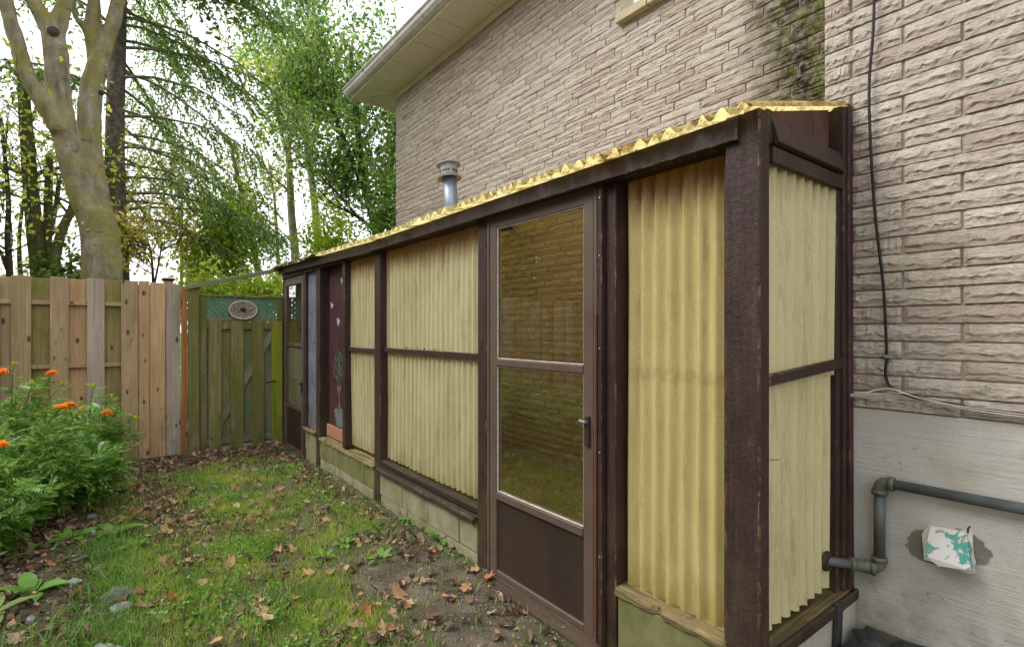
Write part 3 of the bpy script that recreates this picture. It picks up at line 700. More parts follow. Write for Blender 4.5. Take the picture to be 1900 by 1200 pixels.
for yy in (1.5, 3.0, 4.5, 6.0): beam('rafter', (1.70, yy, roofz(1.70) - .065), (3.42, yy, roofz(3.42) - .065), .04, .085, 'dark_interior', shed)
# wind-blown debris caught on the mid rail is part of the litter below

# storm doors
def ring(name, X0, X1, y0, y1, z0, z1, w, mat, parent, wt=None, wb=None):
    wt = wt or w; wb = wb or w; m = MB()
    def b(a, c):
        a = np.array(a); c = np.array(c); V = [(x, y, z) for x in (a[0], c[0]) for y in (a[1], c[1]) for z in (a[2], c[2])]
        m.add(V, [(0, 1, 3, 2), (4, 6, 7, 5), (0, 4, 5, 1), (2, 3, 7, 6), (0, 2, 6, 4), (1, 5, 7, 3)])
    b((X0, y0, z0), (X1, y0 + w, z1)); b((X0, y1 - w, z0), (X1, y1, z1)); b((X0, y0 + w, z1 - wt), (X1, y1 - w, z1)); b((X0, y0 + w, z0), (X1, y1 - w, z0 + wb))
    o = m.build(name, mat, parent); md = o.modifiers.new('b', 'BEVEL'); md.width = .003; md.segments = 1; md.limit_method = 'ANGLE'
    return o
def storm_door(y0, y1, z0, zt, X, hazy, handle):
    ring('door_jamb', X + .0, X + .055, y0 - .0, y1 + .0, z0 - .02, zt + .02, .022, 'aluminium_brown', shed)
    d = ring('storm_door', X + .004, X + .036, y0 + .026, y1 - .026, z0 + .01, zt, .062, 'aluminium_brown', shed, wb=.03)
    d['label'] = 'far storm door with a cloudy lower pane' if hazy else 'near storm door with two clear panes'
    a, b = y0 + .088, y1 - .088; zm = 1.25; zk = .515
    bx('cross_bar', (X + .0, a, zm - .018), (X + .030, b, zm + .018), 'aluminium_brown', d)
    bx('cross_bar', (X - .001, a, zk - .024), (X + .031, b, zk + .016), 'aluminium_brown', d)
    bx('kick_panel', (X + .016, a, z0 + .04), (X + .026, b, zk - .024), 'kick_brown', d, .002)
    for (p, q, gm) in ((zm + .018, zt - .062, 'door_glass'), (zk + .016, zm - .018, 'door_glass_hazy' if hazy else 'door_glass')):
        ring('pane_edge', X + .008, X + .020, a, b, p, q, .007, 'aluminium_edge' if not hazy else 'aluminium_brown', d)
        m = MB().add([(X + .022, a, p), (X + .022, b, p), (X + .022, b, q), (X + .022, a, q)], [(0, 1, 2, 3)]); m.build('glass_pane', gm, d)
    hy = y0 + .055; hz = handle
    h = MB(); h.tube([(X - .002, hy, hz + .015), (X - .026, hy, hz + .02), (X - .030, hy + .012, hz + .022), (X - .026, hy + .026, hz + .024)], .007, 8)
    h.build('handle', 'galvanised' if not hazy else 'black_rubber', d)
    bx('latch', (X - .010, hy - .012, hz - .09), (X + .004, hy + .016, hz + .045), 'kick_brown', d)
    return d
dn = storm_door(1.602, 2.457, .055, 2.058, 1.692, False, 1.0)
bx('jamb_strip', (1.678, 1.590, .02), (1.691, 1.600, 1.5), 'red_paint', dn, .001)
for zz in (.45, .9, 1.35, 1.75, 2.0): MB().lathe([(0, -.003), (.004, -.002), (.005, 0)], (1.671, 1.567, zz), 8, (1, 0, 0)).build('screw', 'steel_clip', dn)
storm_door(6.092, 6.928, .0, 2.03, 1.698, True, .80)
bx('threshold', (1.620, 1.56, .006), (1.72, 2.50, .062), 'threshold_wood', shed, .006, rot=(0, R(-3), 0))
bx('threshold', (1.582, 1.62, -.02), (1.616, 2.46, .030), 'threshold_wood', shed, .006)
bx('threshold', (1.64, 6.09, -.03), (1.72, 6.93, .014), 'threshold_wood', shed, .006)

# flue
fl = empty('flue_pipe', (2.4, 4.0, 2.3), 'galvanised metal flue pipe with a flanged cap rising through the lean-to roof', 'flue')
fb = np.array((2.40, 3.99, 2.25)); ft = np.array((2.385, 4.07, 2.93)); ax = (ft - fb) / np.linalg.norm(ft - fb)
MB().tube([fb, fb + ax * .3, fb + ax * .56], .062, 24).build('pipe', 'galvanised', fl, True)
pc = fb + ax * .55
MB().lathe([(.064, -.01), (.108, -.02), (.110, -.012), (.066, .012), (.078, .013), (.078, .1), (.108, .105), (.108, .113), (.06, .128), (0, .132)], pc, 32, ax).build('cap', 'flue_cap_metal', fl)
axv = Vector(ax); xo = axv.orthogonal().normalized(); yo = axv.cross(xo)
sl_ = MB()
for i in range(40):
    if i % 8 == 7: continue
    a = 2 * math.pi * i / 40; d = xo * math.cos(a) + yo * math.sin(a); tt = axv.cross(d)
    c = Vector(pc) + d * .0788
    q = [c + tt * (-.0036) + axv * .026, c + tt * .0036 + axv * .026, c + tt * .0036 + axv * .052, c - tt * .0036 + axv * .052]
    sl_.add([tuple(p) for p in q], [(0, 1, 2, 3)])
o = sl_.build('vent_slots', 'slot_dark', fl); tag(o, kind='stuff')

# ------------------------------------------------------------------ services on the projecting wall
gp = empty('gas_pipe', (RX - .05, .76, .5), 'grey painted gas pipe with elbows on the concrete foundation', 'pipe')
xp = RX - .045; r = .019
pa = PX(1632, 893, xp); pb = PX(1900, 937, xp); hzp = (pa[2] + pb[2]) / 2 + .0
ey = pa[1]; zl = PX(1630, 1055, xp)[2]
MB().tube([(xp, ey - .03, pa[2]), (xp, -1.5, pa[2] + .02)], r, 14).build('pipe', 'pipe_paint', gp, True)
MB().tube([(xp, ey, pa[2] - .035), (xp, ey, zl + .035)], r, 14).build('pipe', 'pipe_paint', gp, True)
def elbow(c, d1, d2, r, R_=.028):
    c = Vector(c); d1 = Vector(d1); d2 = Vector(d2); pts = []
    for i in range(9):
        t = i / 8; pts.append(c + d1 * R_ * (1 - t) ** 2 * 1.3 + d2 * R_ * t ** 2 * 1.3)
    m = MB(); m.tube([tuple(p) for p in pts], r * 1.22, 14)
    for dd in (d1, d2): m.tube([tuple(c + dd * R_ * 1.15), tuple(c + dd * (R_ * 1.15 + .016))], r * 1.42, 14)
    m.build('elbow', 'pipe_fitting', gp, True)
elbow((xp, ey, pa[2]), (0, -1, 0), (0, 0, -1), r)
elbow((xp, ey, zl), (0, 0, 1), (-.25, .97, 0), r)
qe = PY(1533, 1040, .885); c2 = (xp - .018, ey + .055, zl)
elbow(c2, (.25, -.97, 0), tuple((Vector(qe) - Vector(c2)).normalized()), r)
qe2 = tuple(np.array(qe) + (np.array(qe) - np.array(c2)) * .5); MB().lathe([(.021, -.016), (.034, -.014), (.040, 0), (.036, .004)], qe, 14, (0, 1, 0)).build('pipe_hole_ring', 'mosaic_dark', gp); MB().tube([c2, qe2], r, 14).build('pipe', 'pipe_paint', gp, True)  # dark ring added to stand for the dark hole around the pipe
hood = empty('vent_hood', (RX - .01, .545, .64), 'small vent hood with peeling white and turquoise paint on the foundation', 'vent')
hp = [PX(u, v, RX - .012) for (u, v) in ((1712, 988), (1725, 973), (1805, 988), (1808, 1062), (1798, 1062), (1716, 1036))]
V = [(RX - .008, p[1], p[2]) for p in hp] + [(RX - .022, p[1], p[2]) for p in hp]; n = len(hp)
MB().add(V, [tuple(range(n))[::-1], tuple(range(n, 2 * n))] + [(i, (i + 1) % n, n + (i + 1) % n, n + i) for i in range(n)]).build('back_plate', 'trim_cream', hood)
t1 = PX(1728, 976, RX - .03); t2 = PX(1792, 988, RX - .03); b1 = PX(1716, 1030, RX - .085); b2 = PX(1800, 1058, RX - .085); bmid = PX(1742, 1050, RX - .085)
V = [t1, t2, b2, bmid, b1, (RX - .02, t1[1], t1[2]), (RX - .02, t2[1], t2[2]), (RX - .02, b2[1], b2[2] + .01), (RX - .02, b1[1], b1[2] + .01)]
o = MB().add(V, [(0, 1, 2, 3, 4), (5, 6, 1, 0), (1, 6, 7, 2), (0, 4, 8, 5)]).build('flap_cover', 'peeling_paint', hood)
md = o.modifiers.new('t', 'SOLIDIFY'); md.thickness = .003
rg = random.Random(3); pts = []
for i in range(34):
    a = 2 * math.pi * i / 34; rr = 1 + rg.uniform(-.10, .10)
    pts.append((RX - .0105, .550 + .118 * rr * math.cos(a) * (1.0), .646 + .070 * rr * math.sin(a) + .016 * math.cos(a) * -1))
n = len(pts); V = pts + [(RX - .004, p[1], p[2]) for p in pts]
MB().add(V, [tuple(range(n))[::-1]] + [(i, (i + 1) % n, n + (i + 1) % n, n + i) for i in range(n)]).build('mortar_patch', 'dark_patch', hood)
MB().tube([PX(1796, 988, RX - .03), PX(1796, 980, RX - .04), PX(1800, 976, RX - .05)], .003, 6).build('wire_hook', 'nail_steel', hood)
def spline(pts, n=8):
    pts = [np.array(p, float) for p in pts]; P = [2 * pts[0] - pts[1]] + pts + [2 * pts[-1] - pts[-2]]; out = []
    for i in range(1, len(P) - 2):
        for t in np.linspace(0, 1, n, endpoint=False):
            a, b, c, d = P[i - 1], P[i], P[i + 1], P[i + 2]
            out.append(.5 * ((2 * b) + (c - a) * t + (2 * a - 5 * b + 4 * c - d) * t * t + (3 * b - a - 3 * c + d) * t ** 3))
    out.append(pts[-1]); return out
xc = RX - .036
cb = empty('black_cable', (RX - .03, .76, 1.2), 'thick black cable hanging down the pale brick wall and turning right', 'cable')
MB().tube(spline([(xc, .775, 3.5)] + [PX(u, v, xc) for u, v in ((1622, 0), (1613, 150), (1615, 260), (1624, 400), (1638, 520), (1643, 600), (1645, 660), (1643, 690), (1648, 712), (1662, 724), (1700, 738), (1780, 751), (1900, 768))] + [(xc, -.8, 1.13)]), .0052, 8).build('sheath', 'black_rubber', cb, True)
pcl = PX(1647, 662, xc)
bx('clip', (xc - .009, pcl[1] - .014, pcl[2] - .006), (xc + .03, pcl[1] + .009, pcl[2] + .008), 'steel_clip', cb, .002)
pcl = PX(1710, 731, xc); bx('clip', (xc - .007, pcl[1] - .006, pcl[2] - .006), (xc + .03, pcl[1] + .006, pcl[2] + .008), 'steel_clip', cb, .002)
xw = RX - .044
ww = empty('white_cable', (RX - .03, .7, 1.15), 'thin white cable running along the bottom of the brick wall', 'cable')
MB().tube(spline([PX(u, v, xw) for u, v in ((1570, 733), (1605, 728), (1640, 721), (1660, 723), (1700, 737), (1760, 752), (1830, 764), (1900, 773))] + [(xw, -.8, 1.10)]), .003, 6).build('wire', 'white_wire', ww, True)
MB().tube(spline([PX(u, v, xw - .006) for u, v in ((1568, 736), (1620, 731), (1672, 729), (1720, 741), (1900, 769))] + [(xw, -.8, 1.115)]), .0018, 6).build('wire', 'white_wire', ww, True)

# ------------------------------------------------------------------ fence, gate
fence = empty('board_fence', (0, 7.05, 0), 'brown board fence of overlapping upright boards beside the green gate', 'fence')
FE = [(0, 18, 'b', 'fence_wood', 512), (20, 58, 'f', 'fence_wood', 510), (58, 93, 'b', 'fence_wood_mossy', 514), (93, 128, 'f', 'fence_wood', 513), (128, 161, 'b', 'fence_wood_fresh', 517), (161, 194, 'f', 'fence_wood_grey', 517),
      (194, 225, 'b', 'fence_wood_mossy', 519), (225, 257, 'f', 'fence_wood', 520), (257, 278, 'f', 'fence_wood_fresh', 521), (278, 307, 'f', 'fence_wood_fresh', 524), (308, 335, 'f', 'fence_wood_grey', 527), (336, 348, 'f', 'fence_wood_orange', 531)]
seed = 0
def fboard(x0, x1, fb, mat, zt):
    global seed; seed += 1
    yy = 6.995 if fb == 'f' else 7.062
    if fb == 'b': x0 -= .035; x1 += .035
    bx('board', (x0 + .0015, yy, .02), (x1 - .0015, yy + .018, zt), mat, fence, .003, jit=.002, seed=seed)
for u0, u1, fb, mat, vt in FE: fboard(PY(u0, 600, 7)[0], PY(u1, 600, 7)[0], fb, mat, PY(u0, vt, 7)[2])
for u0, u1 in ((250, 264), (271, 285), (301, 315)): fboard(PY(u0, 600, 7)[0], PY(u1, 600, 7)[0], 'b', 'fence_wood', 1.93)
x = PY(0, 600, 7)[0]; k = 0
while x > -4.4:
    fboard(x - .145, x - .003, 'f' if k % 2 == 0 else 'b', ('fence_wood', 'fence_wood_grey', 'fence_wood', 'fence_wood_mossy', 'fence_wood_fresh')[k % 5], 1.965 + .01 * math.sin(k)); x -= .142; k += 1
for z in (.35, 1.06, 1.705): bx('rail', (-4.4, 7.016, z - .02), (.60, 7.058, z + .02), 'fence_wood', fence)
for xx in (.50, -1.9, -4.3):
    p = bx('post', (xx - .045, 7.085, -.1), (xx + .045, 7.175, 1.985), 'fence_wood', fence)
    bx('post_cap', (xx - .062, 7.068, 1.987), (xx + .062, 7.192, 2.02), 'sill_dark', p, .012)
gpst = tag(bx('gate_post', (.680, 6.935, -.1), (.788, 7.035, 1.900), 'gate_wood', None, .006), 'mossy green wooden post between the brown fence and the gate', 'post')
bx('post_cap', (.672, 6.928, 1.902), (.80, 7.04, 1.925), 'gate_wood', gpst, .004)
bx('hinge', (.668, 6.972, .28), (.679, 6.99, .40), 'steel_clip', gpst, .001)
gate = empty('garden_gate', (1.24, 7.0, 0), 'mossy green board gate with a lattice strip along its top', 'gate')
G = 7.0
bx('stile', (.795, G - .01, .03), (.862, G + .03, 1.83), 'gate_wood', gate); bx('stile', (1.636, G - .01, .03), (1.700, G + .03, 1.83), 'gate_wood', gate)
bx('top_rail', (.795, G - .02, 1.822), (1.70, G + .04, 1.846), 'gate_wood', gate)
bx('rail', (.863, G - .002, 1.535), (1.635, G + .028, 1.578), 'gate_wood_grey', gate); bx('rail', (.863, G - .004, 1.44), (1.635, G + .03, 1.525), 'gate_wood', gate)
bx('rail', (.863, G - .004, .08), (1.635, G + .03, .15), 'gate_wood_grey', gate)
for i, (a, b, m) in enumerate(((.868, .905, 'gate_wood_grey'), (.985, 1.14, 'gate_wood'), (1.215, 1.375, 'gate_wood_grey'), (1.45, 1.60, 'gate_wood_grey'))): bx('board', (a, G + .034, .05), (b, G + .052, 1.5), m, gate)
for a, b, m, zb in ((.885, 1.019, 'gate_wood', .0), (1.11, 1.249, 'gate_wood', -.005), (1.344, 1.478, 'gate_wood', .0), (1.564, 1.690, 'gate_wood_bright', .03)):
    bx('board', (a, G - .030, zb), (b, G - .012, 1.535), m, gate, .004, jit=.003, seed=int(a * 100))
beam('brace', (.93, G + .005, .20), (1.58, G + .005, 1.40), .080, .02, 'gate_wood_grey', gate, up=(0, 1, 0))
lx0, lx1, lz0, lz1 = .866, 1.632, 1.582, 1.818
def lat(dirn, yy, mat):
    c = lx0 - .3
    while c < lx1 + .3:
        # centre line through (c + dirn*(z-lz0)) clipped to the opening
        za, zb = lz0, lz1; xa = c; xb = c + dirn * (zb - za)
        if dirn < 0: xa, xb = c, c - (zb - za)
        pa_, pb_ = [xa, za], [xb, zb]
        def clipx(p, q, X):
            t = (X - p[0]) / (q[0] - p[0]); return [X, p[1] + t * (q[1] - p[1])]
        ok = True
        P, Q = (pa_, pb_) if xa < xb else (pb_, pa_)
        if Q[0] <= lx0 + .01 or P[0] >= lx1 - .01: ok = False
        else:
            if P[0] < lx0: P = clipx(P, Q, lx0)
            if Q[0] > lx1: Q = clipx(P, Q, lx1)
            if abs(Q[0] - P[0]) > .03: beam('lattice_slat', (P[0], yy, P[1]), (Q[0], yy, Q[1]), .036, .004, mat, gate, up=(0, 1, 0), bev=.0008)
        c += .066
lat(1, G + .012, 'lattice_green'); lat(-1, G + .006, 'lattice_green')
MB().tube([(1.50, G - .034, .78), (1.50, G - .06, .785), (1.61, G - .06, .80), (1.61, G - .034, .80)], .008, 8).build('handle', 'black_rubber', gate)
mo = empty('mosaic_plaque', (1.245, G - .03, 1.67), 'oval pebble mosaic plaque with a dark centre hanging on the gate lattice', 'plaque')
def ell(rx, rz, y0, y1, n=40): 
    V = [(1.245 + rx * math.cos(2 * math.pi * i / n), y, 1.670 + rz * math.sin(2 * math.pi * i / n)) for y in (y0, y1) for i in range(n)]
    return V, [tuple(range(n)), tuple(range(n, 2 * n))[::-1]] + [(i, (i + 1) % n, n + (i + 1) % n, n + i) for i in range(n)]
MB().add(*ell(.162, .118, G - .026, G - .002)).build('backing', 'mosaic_dark', mo)
MB().tube([(1.245 + .152 * math.cos(a), G - .030, 1.67 + .108 * math.sin(a)) for a in np.linspace(0, 2 * math.pi, 48)], .008, 8).build('rim', 'pebble', mo)
MB().lathe([(0, -.008), (.024, -.007), (.034, 0)], (1.245, G - .028, 1.672), 18, (0, 1, 0)).build('centre', 'mosaic_dark', mo)
pm = MB(); rg = random.Random(2)
for rr in (.31, .43, .55, .67, .79, .90):
    k = int(60 * rr)
    for i in range(k):
        a = 2 * math.pi * (i + rg.random() * .4) / k; c = (1.245 + .148 * rr * math.cos(a), G - .029, 1.67 + .105 * rr * math.sin(a)); s = rg.uniform(.005, .0075)
        pm.add([(c[0] - s, c[1], c[2] - s * .4), (c[0] + s * .3, c[1], c[2] - s), (c[0] + s, c[1], c[2] + s * .4), (c[0] - s * .3, c[1], c[2] + s), (c[0], c[1] - .005, c[2])], [(0, 1, 4), (1, 2, 4), (2, 3, 4), (3, 0, 4)])
o = pm.build('pebbles', 'pebble', mo); tag(o, kind='stuff')
rl = beam('brace_rail', (.65, 6.93, 1.905), (1.705, 6.965, 2.20), .045, .045, 'gate_wood_grey'); tag(rl, 'thin sloping wooden rail from the gate post up to the shed corner', 'rail')

# neighbouring house, seen mirrored in the door glass
def m_nb():
    a = NT('neighbour_brick'); br = a.n('TexBrick', {'Vector': a.n('CombineXYZ', {0: a.xyz()[1], 1: a.xyz()[2]}).outputs[0], 'Scale': 1.0, 'Brick Width': .3, 'Row Height': .075, 'Mortar Size': .008, 'Color1': lin((150, 118, 84)), 'Color2': lin((122, 92, 62)), 'Mortar': lin((140, 130, 112))})
    MT['neighbour_brick'] = a.end(a.prin(br.outputs['Color'], .9, a.bump(br.outputs['Fac'], -.6, .01)))
m_nb()
nb = empty('neighbour_house', (-5, 4, 0), 'tan brick house mirrored in the upper pane of the near door', 'house')
bx('wall', (-11, -3, -.2), (-4.9, 9.9, 5.0), 'neighbour_brick', nb, 0)
MB().add([(-4.4, -3.5, 5.0), (-4.4, 10.4, 5.0), (-8, 7, 6.8), (-8, 0, 6.8), (-11.5, 10.4, 5.0), (-11.5, -3.5, 5.0)], [(0, 1, 2, 3), (1, 4, 2), (3, 2, 4, 5), (0, 3, 5), (0, 5, 4, 1)]).build('roof', 'shingle_dark', nb)

# ------------------------------------------------------------------ trees
rngT = np.random.default_rng(11)
def unit(v): v = np.asarray(v, float); return v / (np.linalg.norm(v) + 1e-9)
def grow(mb, tips, p, d, L, r, depth, rng, up=.12, wander=.22, kids=(3, 5), n=5, minr=.004, gap=.25):
    pts = [np.array(p, float)]; rad = [r]; d = unit(d)
    for i in range(n):
        d = unit(d + rng.normal(size=3) * wander + np.array((0, 0, up))); pts.append(pts[-1] + d * L / n); rad.append(max(minr, r * (1 - .75 * (i + 1) / n)))
    mb.tube(pts, rad, 6 if r < .05 else 8, False)
    if depth == 0:
        for q in pts[1:]: tips.append(q)
        return
    for k in range(rng.integers(kids[0], kids[1] + 1)):
        t = rng.uniform(gap, 1); i = min(n - 1, int(t * n)); f = t * n - i; q = pts[i] * (1 - f) + pts[i + 1] * f
        nd = unit(pts[i + 1] - pts[i]); side = unit(np.cross(nd, rng.normal(size=3))); ang = rng.uniform(.5, 1.1)
        grow(mb, tips, q, nd * math.cos(ang) + side * math.sin(ang), L * rng.uniform(.42, .68), max(minr, rad[i] * .55), depth - 1, rng, up, wander, kids, n, minr, .15)
    grow(mb, tips, pts[-1], d, L * .5, rad[-1], depth - 1, rng, up, wander, kids, n, minr, .15)
LV = np.array([(-.5, 0, 0), (-.12, .30, .05), (.5, 0, -.03), (-.12, -.30, .05)]); LF = np.array([(0, 1, 2, 3)])
def leaves(name, tips, per, sig, size, mat, parent, rng, flat=.5, droop=.3, keep=None):
    tips = np.array(tips); idx = np.repeat(np.arange(len(tips)), per); c = tips[idx] + rng.normal(size=(len(idx), 3)) * sig
    if keep is not None: c = c[keep(c)]
    N = len(c); ax = rng.normal(size=(N, 3)); ax[:, 2] -= droop
    nr = rng.normal(size=(N, 3)); nr[:, 2] += flat * 2
    m = frames(ax, rng, nr); s = size * rng.uniform(.6, 1.35, N); m = m * s[:, None, None]
    V, Fa = inst(LV, LF, m, c); o = bigmesh(name, V, Fa, mat, parent, tuple(c.mean(0))); return o
def stemmed_tree(name, label, stems, leafmat, bark, seed, depth=2, per=5, sig=.12, size=.09, Lb=1.6, nb=6, tmin=.3, up=.12, keep=None, group=None, extra=None, kids=(3, 5), wander=.22, cat='tree', fuse=False):
    rng = np.random.default_rng(seed); base = np.array(stems[0][0][0]); base[2] = 0
    t = empty(name, tuple(base), label, cat, group); mb = MB(); tips = []; main = MB()
    for pts, r0, r1 in stems:
        pts = spline(pts, 5); rad = np.linspace(r0, r1, len(pts)); main.tube(pts, rad, 14 if r0 > .1 else 8, True)
        for k in range(nb):
            f = tmin + (1 - tmin) * (k + rng.random()) / nb; i = min(len(pts) - 2, int(f * (len(pts) - 1)))
            a = rng.uniform(0, 6.283); d = np.array((math.cos(a), math.sin(a), rng.uniform(.1, .8))); grow(mb, tips, pts[i], d, Lb * rng.uniform(.6, 1.2) * (1.15 - .5 * f), max(.012, rad[i] * .4), depth - 1, rng, up, wander, kids)
    tr = main.build('trunk', bark, t, True)
    if fuse:
        md = tr.modifiers.new('r', 'REMESH'); md.mode = 'VOXEL'; md.voxel_size = .028; md.use_smooth_shade = True
        md = tr.modifiers.new('s', 'SMOOTH'); md.iterations = 7; md.factor = .6
        tx = bpy.data.textures.new('bark_relief', 'CLOUDS'); tx.noise_scale = .22; md = tr.modifiers.new('d', 'DISPLACE'); md.texture = tx; md.strength = .035; md.mid_level = .5
    if mb.c: mb.build('branches', bark, t, True)
    if per and tips: 
        o = leaves('crown', tips, per, sig, size, leafmat, t, rng, keep=keep); tag(o, kind='stuff')
    if extra: extra(t, tips, rng)
    return t
def st(uv, Y, r0, r1): return ([np.array(PY(u, v, Y + dy)) for (u, v, *dd) in uv for dy in [dd[0] if dd else 0]], r0, r1)
# big maple behind the fence
YM = 9.6
maple_stems = [
    st([(188, 640), (189, 560), (190, 500), (186, 440), (176, 390)], YM, .275, .22),
    st([(178, 430), (160, 380), (140, 320), (122, 250), (108, 180), (105, 110), (98, 60)], YM, .185, .135),
    st([(100, 75), (82, 40), (58, -5), (30, -60), (0, -130)], YM, .115, .07),
    st([(101, 70), (112, 35), (124, -5), (140, -70), (150, -160)], YM, .115, .07),
    st([(190, 440), (178, 360), (166, 290), (166, 220), (172, 160), (182, 120)], YM + .25, .175, .135),
    st([(180, 125), (200, 70), (218, 10), (230, -60), (250, -140)], YM + .25, .115, .07),
    st([(181, 125), (172, 60), (175, 0), (170, -70), (172, -150)], YM + .35, .115, .06),
    st([(175, 95), (158, 55), (140, 30), (128, -20)], YM + .3, .06, .04),
    st([(112, 245), (80, 190), (52, 145), (32, 80), (14, 20), (-8, -60), (-30, -140)], YM - .1, .115, .075),
    st([(58, 150), (38, 137), (18, 132)], YM - .1, .05, .035)]
rngm = np.random.default_rng(3)
def up_crown(t, tips, rng):
    mb = MB(); tp = []
    for (a, b) in ((0, -130), (150, -160), (250, -140), (172, -150), (-30, -140)):
        p = np.array(PY(a, b, YM)); 
        for k in range(4):
            an = rng.uniform(0, 6.28); grow(mb, tp, p, np.array((math.cos(an), math.sin(an), .9)), rng.uniform(1.6, 2.6), .05, 2, rng, .1)
    mb.build('branches', 'maple_bark', t, True)
    o = leaves('crown', tp, 3, .2, .15, 'maple_green', t, rng); tag(o, kind='stuff')
maple = stemmed_tree('maple_tree', 'large maple with several thick grey-green stems rising behind the fence', maple_stems, 'maple_green', 'maple_bark', 21, nb=0, extra=up_crown, fuse=True)
cut = MB().lathe([(0, .012), (.035, .012), (.05, 0), (.07, -.02)], PY(99, 57, YM - .17), 14, (0, -1, .1)); cut.build('branch_scar', 'dark_bark', maple)
MB().lathe([(0, .012), (.025, .012), (.04, -.01)], PY(188, 172, YM + .05), 12, (.2, -1, .1)).build('branch_scar', 'dark_bark', maple)

# spruce
def spruce():
    rng = np.random.default_rng(9); YS = 12.0
    b = np.array(PY(217, 600, YS)); b[2] = 0
    t = empty('spruce_tree', tuple(b), 'tall spruce with drooping dark green boughs right of the maple', 'tree')
    pts = [b + np.array((0, 0, z)) + np.array((.03 * math.sin(z), 0, 0)) for z in np.linspace(-.1, 15, 24)]
    MB().tube(pts, np.linspace(.20, .05, 24), 12).build('trunk', 'spruce_bark', t, True)
    mb = MB(); C_ = []; A_ = []
    nb = 72
    for k in range(nb):
        z = 3.2 + 10.2 * (k / nb) ** 1.0
        az = rng.uniform(-1.3, 1.3) if rng.random() < .62 else rng.uniform(0, 6.28)      # many boughs reach towards the gap on the right
        h = np.array((math.cos(az), math.sin(az), 0)); h[1] = max(h[1], -.35); h = unit(h); L = (3.7 - .14 * (z - 3)) * rng.uniform(.7, 1.08)
        if z < 4.3: L *= .8
        if h[0] < .2 and z < 5.5: continue
        n = 12; ts = np.linspace(0, 1, n); rise = rng.uniform(.0, .28); dr = rng.uniform(.32, .6)
        P = [b + np.array((0, 0, z)) + h * L * s + np.array((0, 0, L * (rise * s - dr * s ** 2.0))) + rng.normal(size=3) * .03 * s for s in ts]
        mb.tube(P, np.linspace(.032, .006, n), 5, False)
        bare = .55 if z < 4.0 else (.34 if z < 5.5 else .2)
        P = np.array(P); side = np.cross(h, (0, 0, 1))
        for s in np.linspace(bare, 1, 14):
            i = min(n - 2, int(s * (n - 1))); f = s * (n - 1) - i; q = P[i] * (1 - f) + P[i + 1] * f
            for sg in (-1, 1):
                l2 = rng.uniform(.3, .75) * (1.25 - .75 * abs(s - .5)); d = unit(h * .55 + side * sg * rng.uniform(.4, .9) + np.array((0, 0, -rng.uniform(.25, 1.0))))
                Q = [q + d * l2 * u + np.array((0, 0, -.35 * l2 * u * u)) for u in np.linspace(0, 1, 5)]
                if rng.random() < .3: mb.tube(Q, np.linspace(.005, .002, 5), 3, False)
                for u in np.linspace(.08, 1, 10):
                    j = min(3, int(u * 4)); g = u * 4 - j; c = Q[j] * (1 - g) + Q[j + 1] * g; td = unit(Q[j + 1] - Q[j])
                    for m in range(3):
                        dd = unit(td * .9 + rng.normal(size=3) * .7 + np.array((0, 0, -.25))); C_.append(c + dd * .04); A_.append(dd)
    mb.build('boughs', 'twig_bark', t, True)
    C_ = np.array(C_); A_ = np.array(A_); m = frames(A_, rng) * (rng.uniform(.07, .125, len(C_)))[:, None, None]
    m[:, :, 1] *= .5
    V, Fa = inst(LV, LF, m, C_); o = bigmesh('needles', V, Fa, 'spruce_needles', t, tuple(b)); tag(o, kind='stuff')
spruce()

# slender trees and shrubs beyond the fence
stemmed_tree('multi_stem_tree', 'small mossy tree with forking stems left of the maple', [
    st([(78, 640), (74, 510), (66, 440), (58, 360), (52, 280), (46, 200), (40, 120)], 11.2, .13, .07),
    st([(85, 560), (86, 500), (88, 430), (90, 350), (92, 290)], 11.3, .085, .05),
    st([(94, 540), (104, 470), (118, 420), (136, 380), (150, 300), (160, 220)], 11.0, .085, .04),
    st([(76, 490), (90, 440), (104, 380), (110, 330)], 11.3, .05, .03)], 'leaf_yellow', 'mossy_bark', 31, depth=3, per=1, sig=.16, size=.085, Lb=1.7, nb=4, tmin=.45)
stemmed_tree('sapling', 'thin dark sapling at the left edge of the view behind the fence', [st([(16, 600), (18, 510), (14, 440), (16, 380), (10, 300), (2, 220)], 10.4, .05, .02), st([(14, 500), (2, 470), (-10, 455)], 10.4, .03, .015)], 'leaf_yellow', 'dark_bark', 32, depth=3, per=1, sig=.15, size=.08, Lb=1.3, nb=4, tmin=.3)
stemmed_tree('leafy_tree', 'dense green tree beside the corner of the house', [
    st([(712, 560), (704, 460), (692, 400), (676, 340), (665, 250), (655, 150), (650, 90)], 13.5, .16, .05),
    st([(700, 440), (720, 370), (728, 300), (735, 220)], 13.6, .09, .04),
    st([(684, 370), (650, 290), (620, 210), (600, 150)], 13.3, .09, .03),
    st([(698, 430), (660, 400), (620, 380), (590, 350)], 13.2, .06, .02)], 'leaf_green', 'dark_bark', 33, depth=3, per=3, sig=.2, size=.125, Lb=2.4, nb=9, tmin=.22)
stemmed_tree('tall_tree', 'tall airy tree rising to the left of the dense green tree', [
    st([(596, 560), (588, 420), (574, 300), (562, 200), (556, 110), (548, 60)], 17.0, .14, .04),
    st([(572, 290), (600, 200), (624, 120), (640, 60)], 17.0, .08, .03), st([(570, 270), (540, 200), (520, 130)], 17.0, .07, .03)], 'leaf_dark', 'pale_bark', 34, depth=3, per=2, sig=.24, size=.15, Lb=2.6, nb=7, tmin=.3)
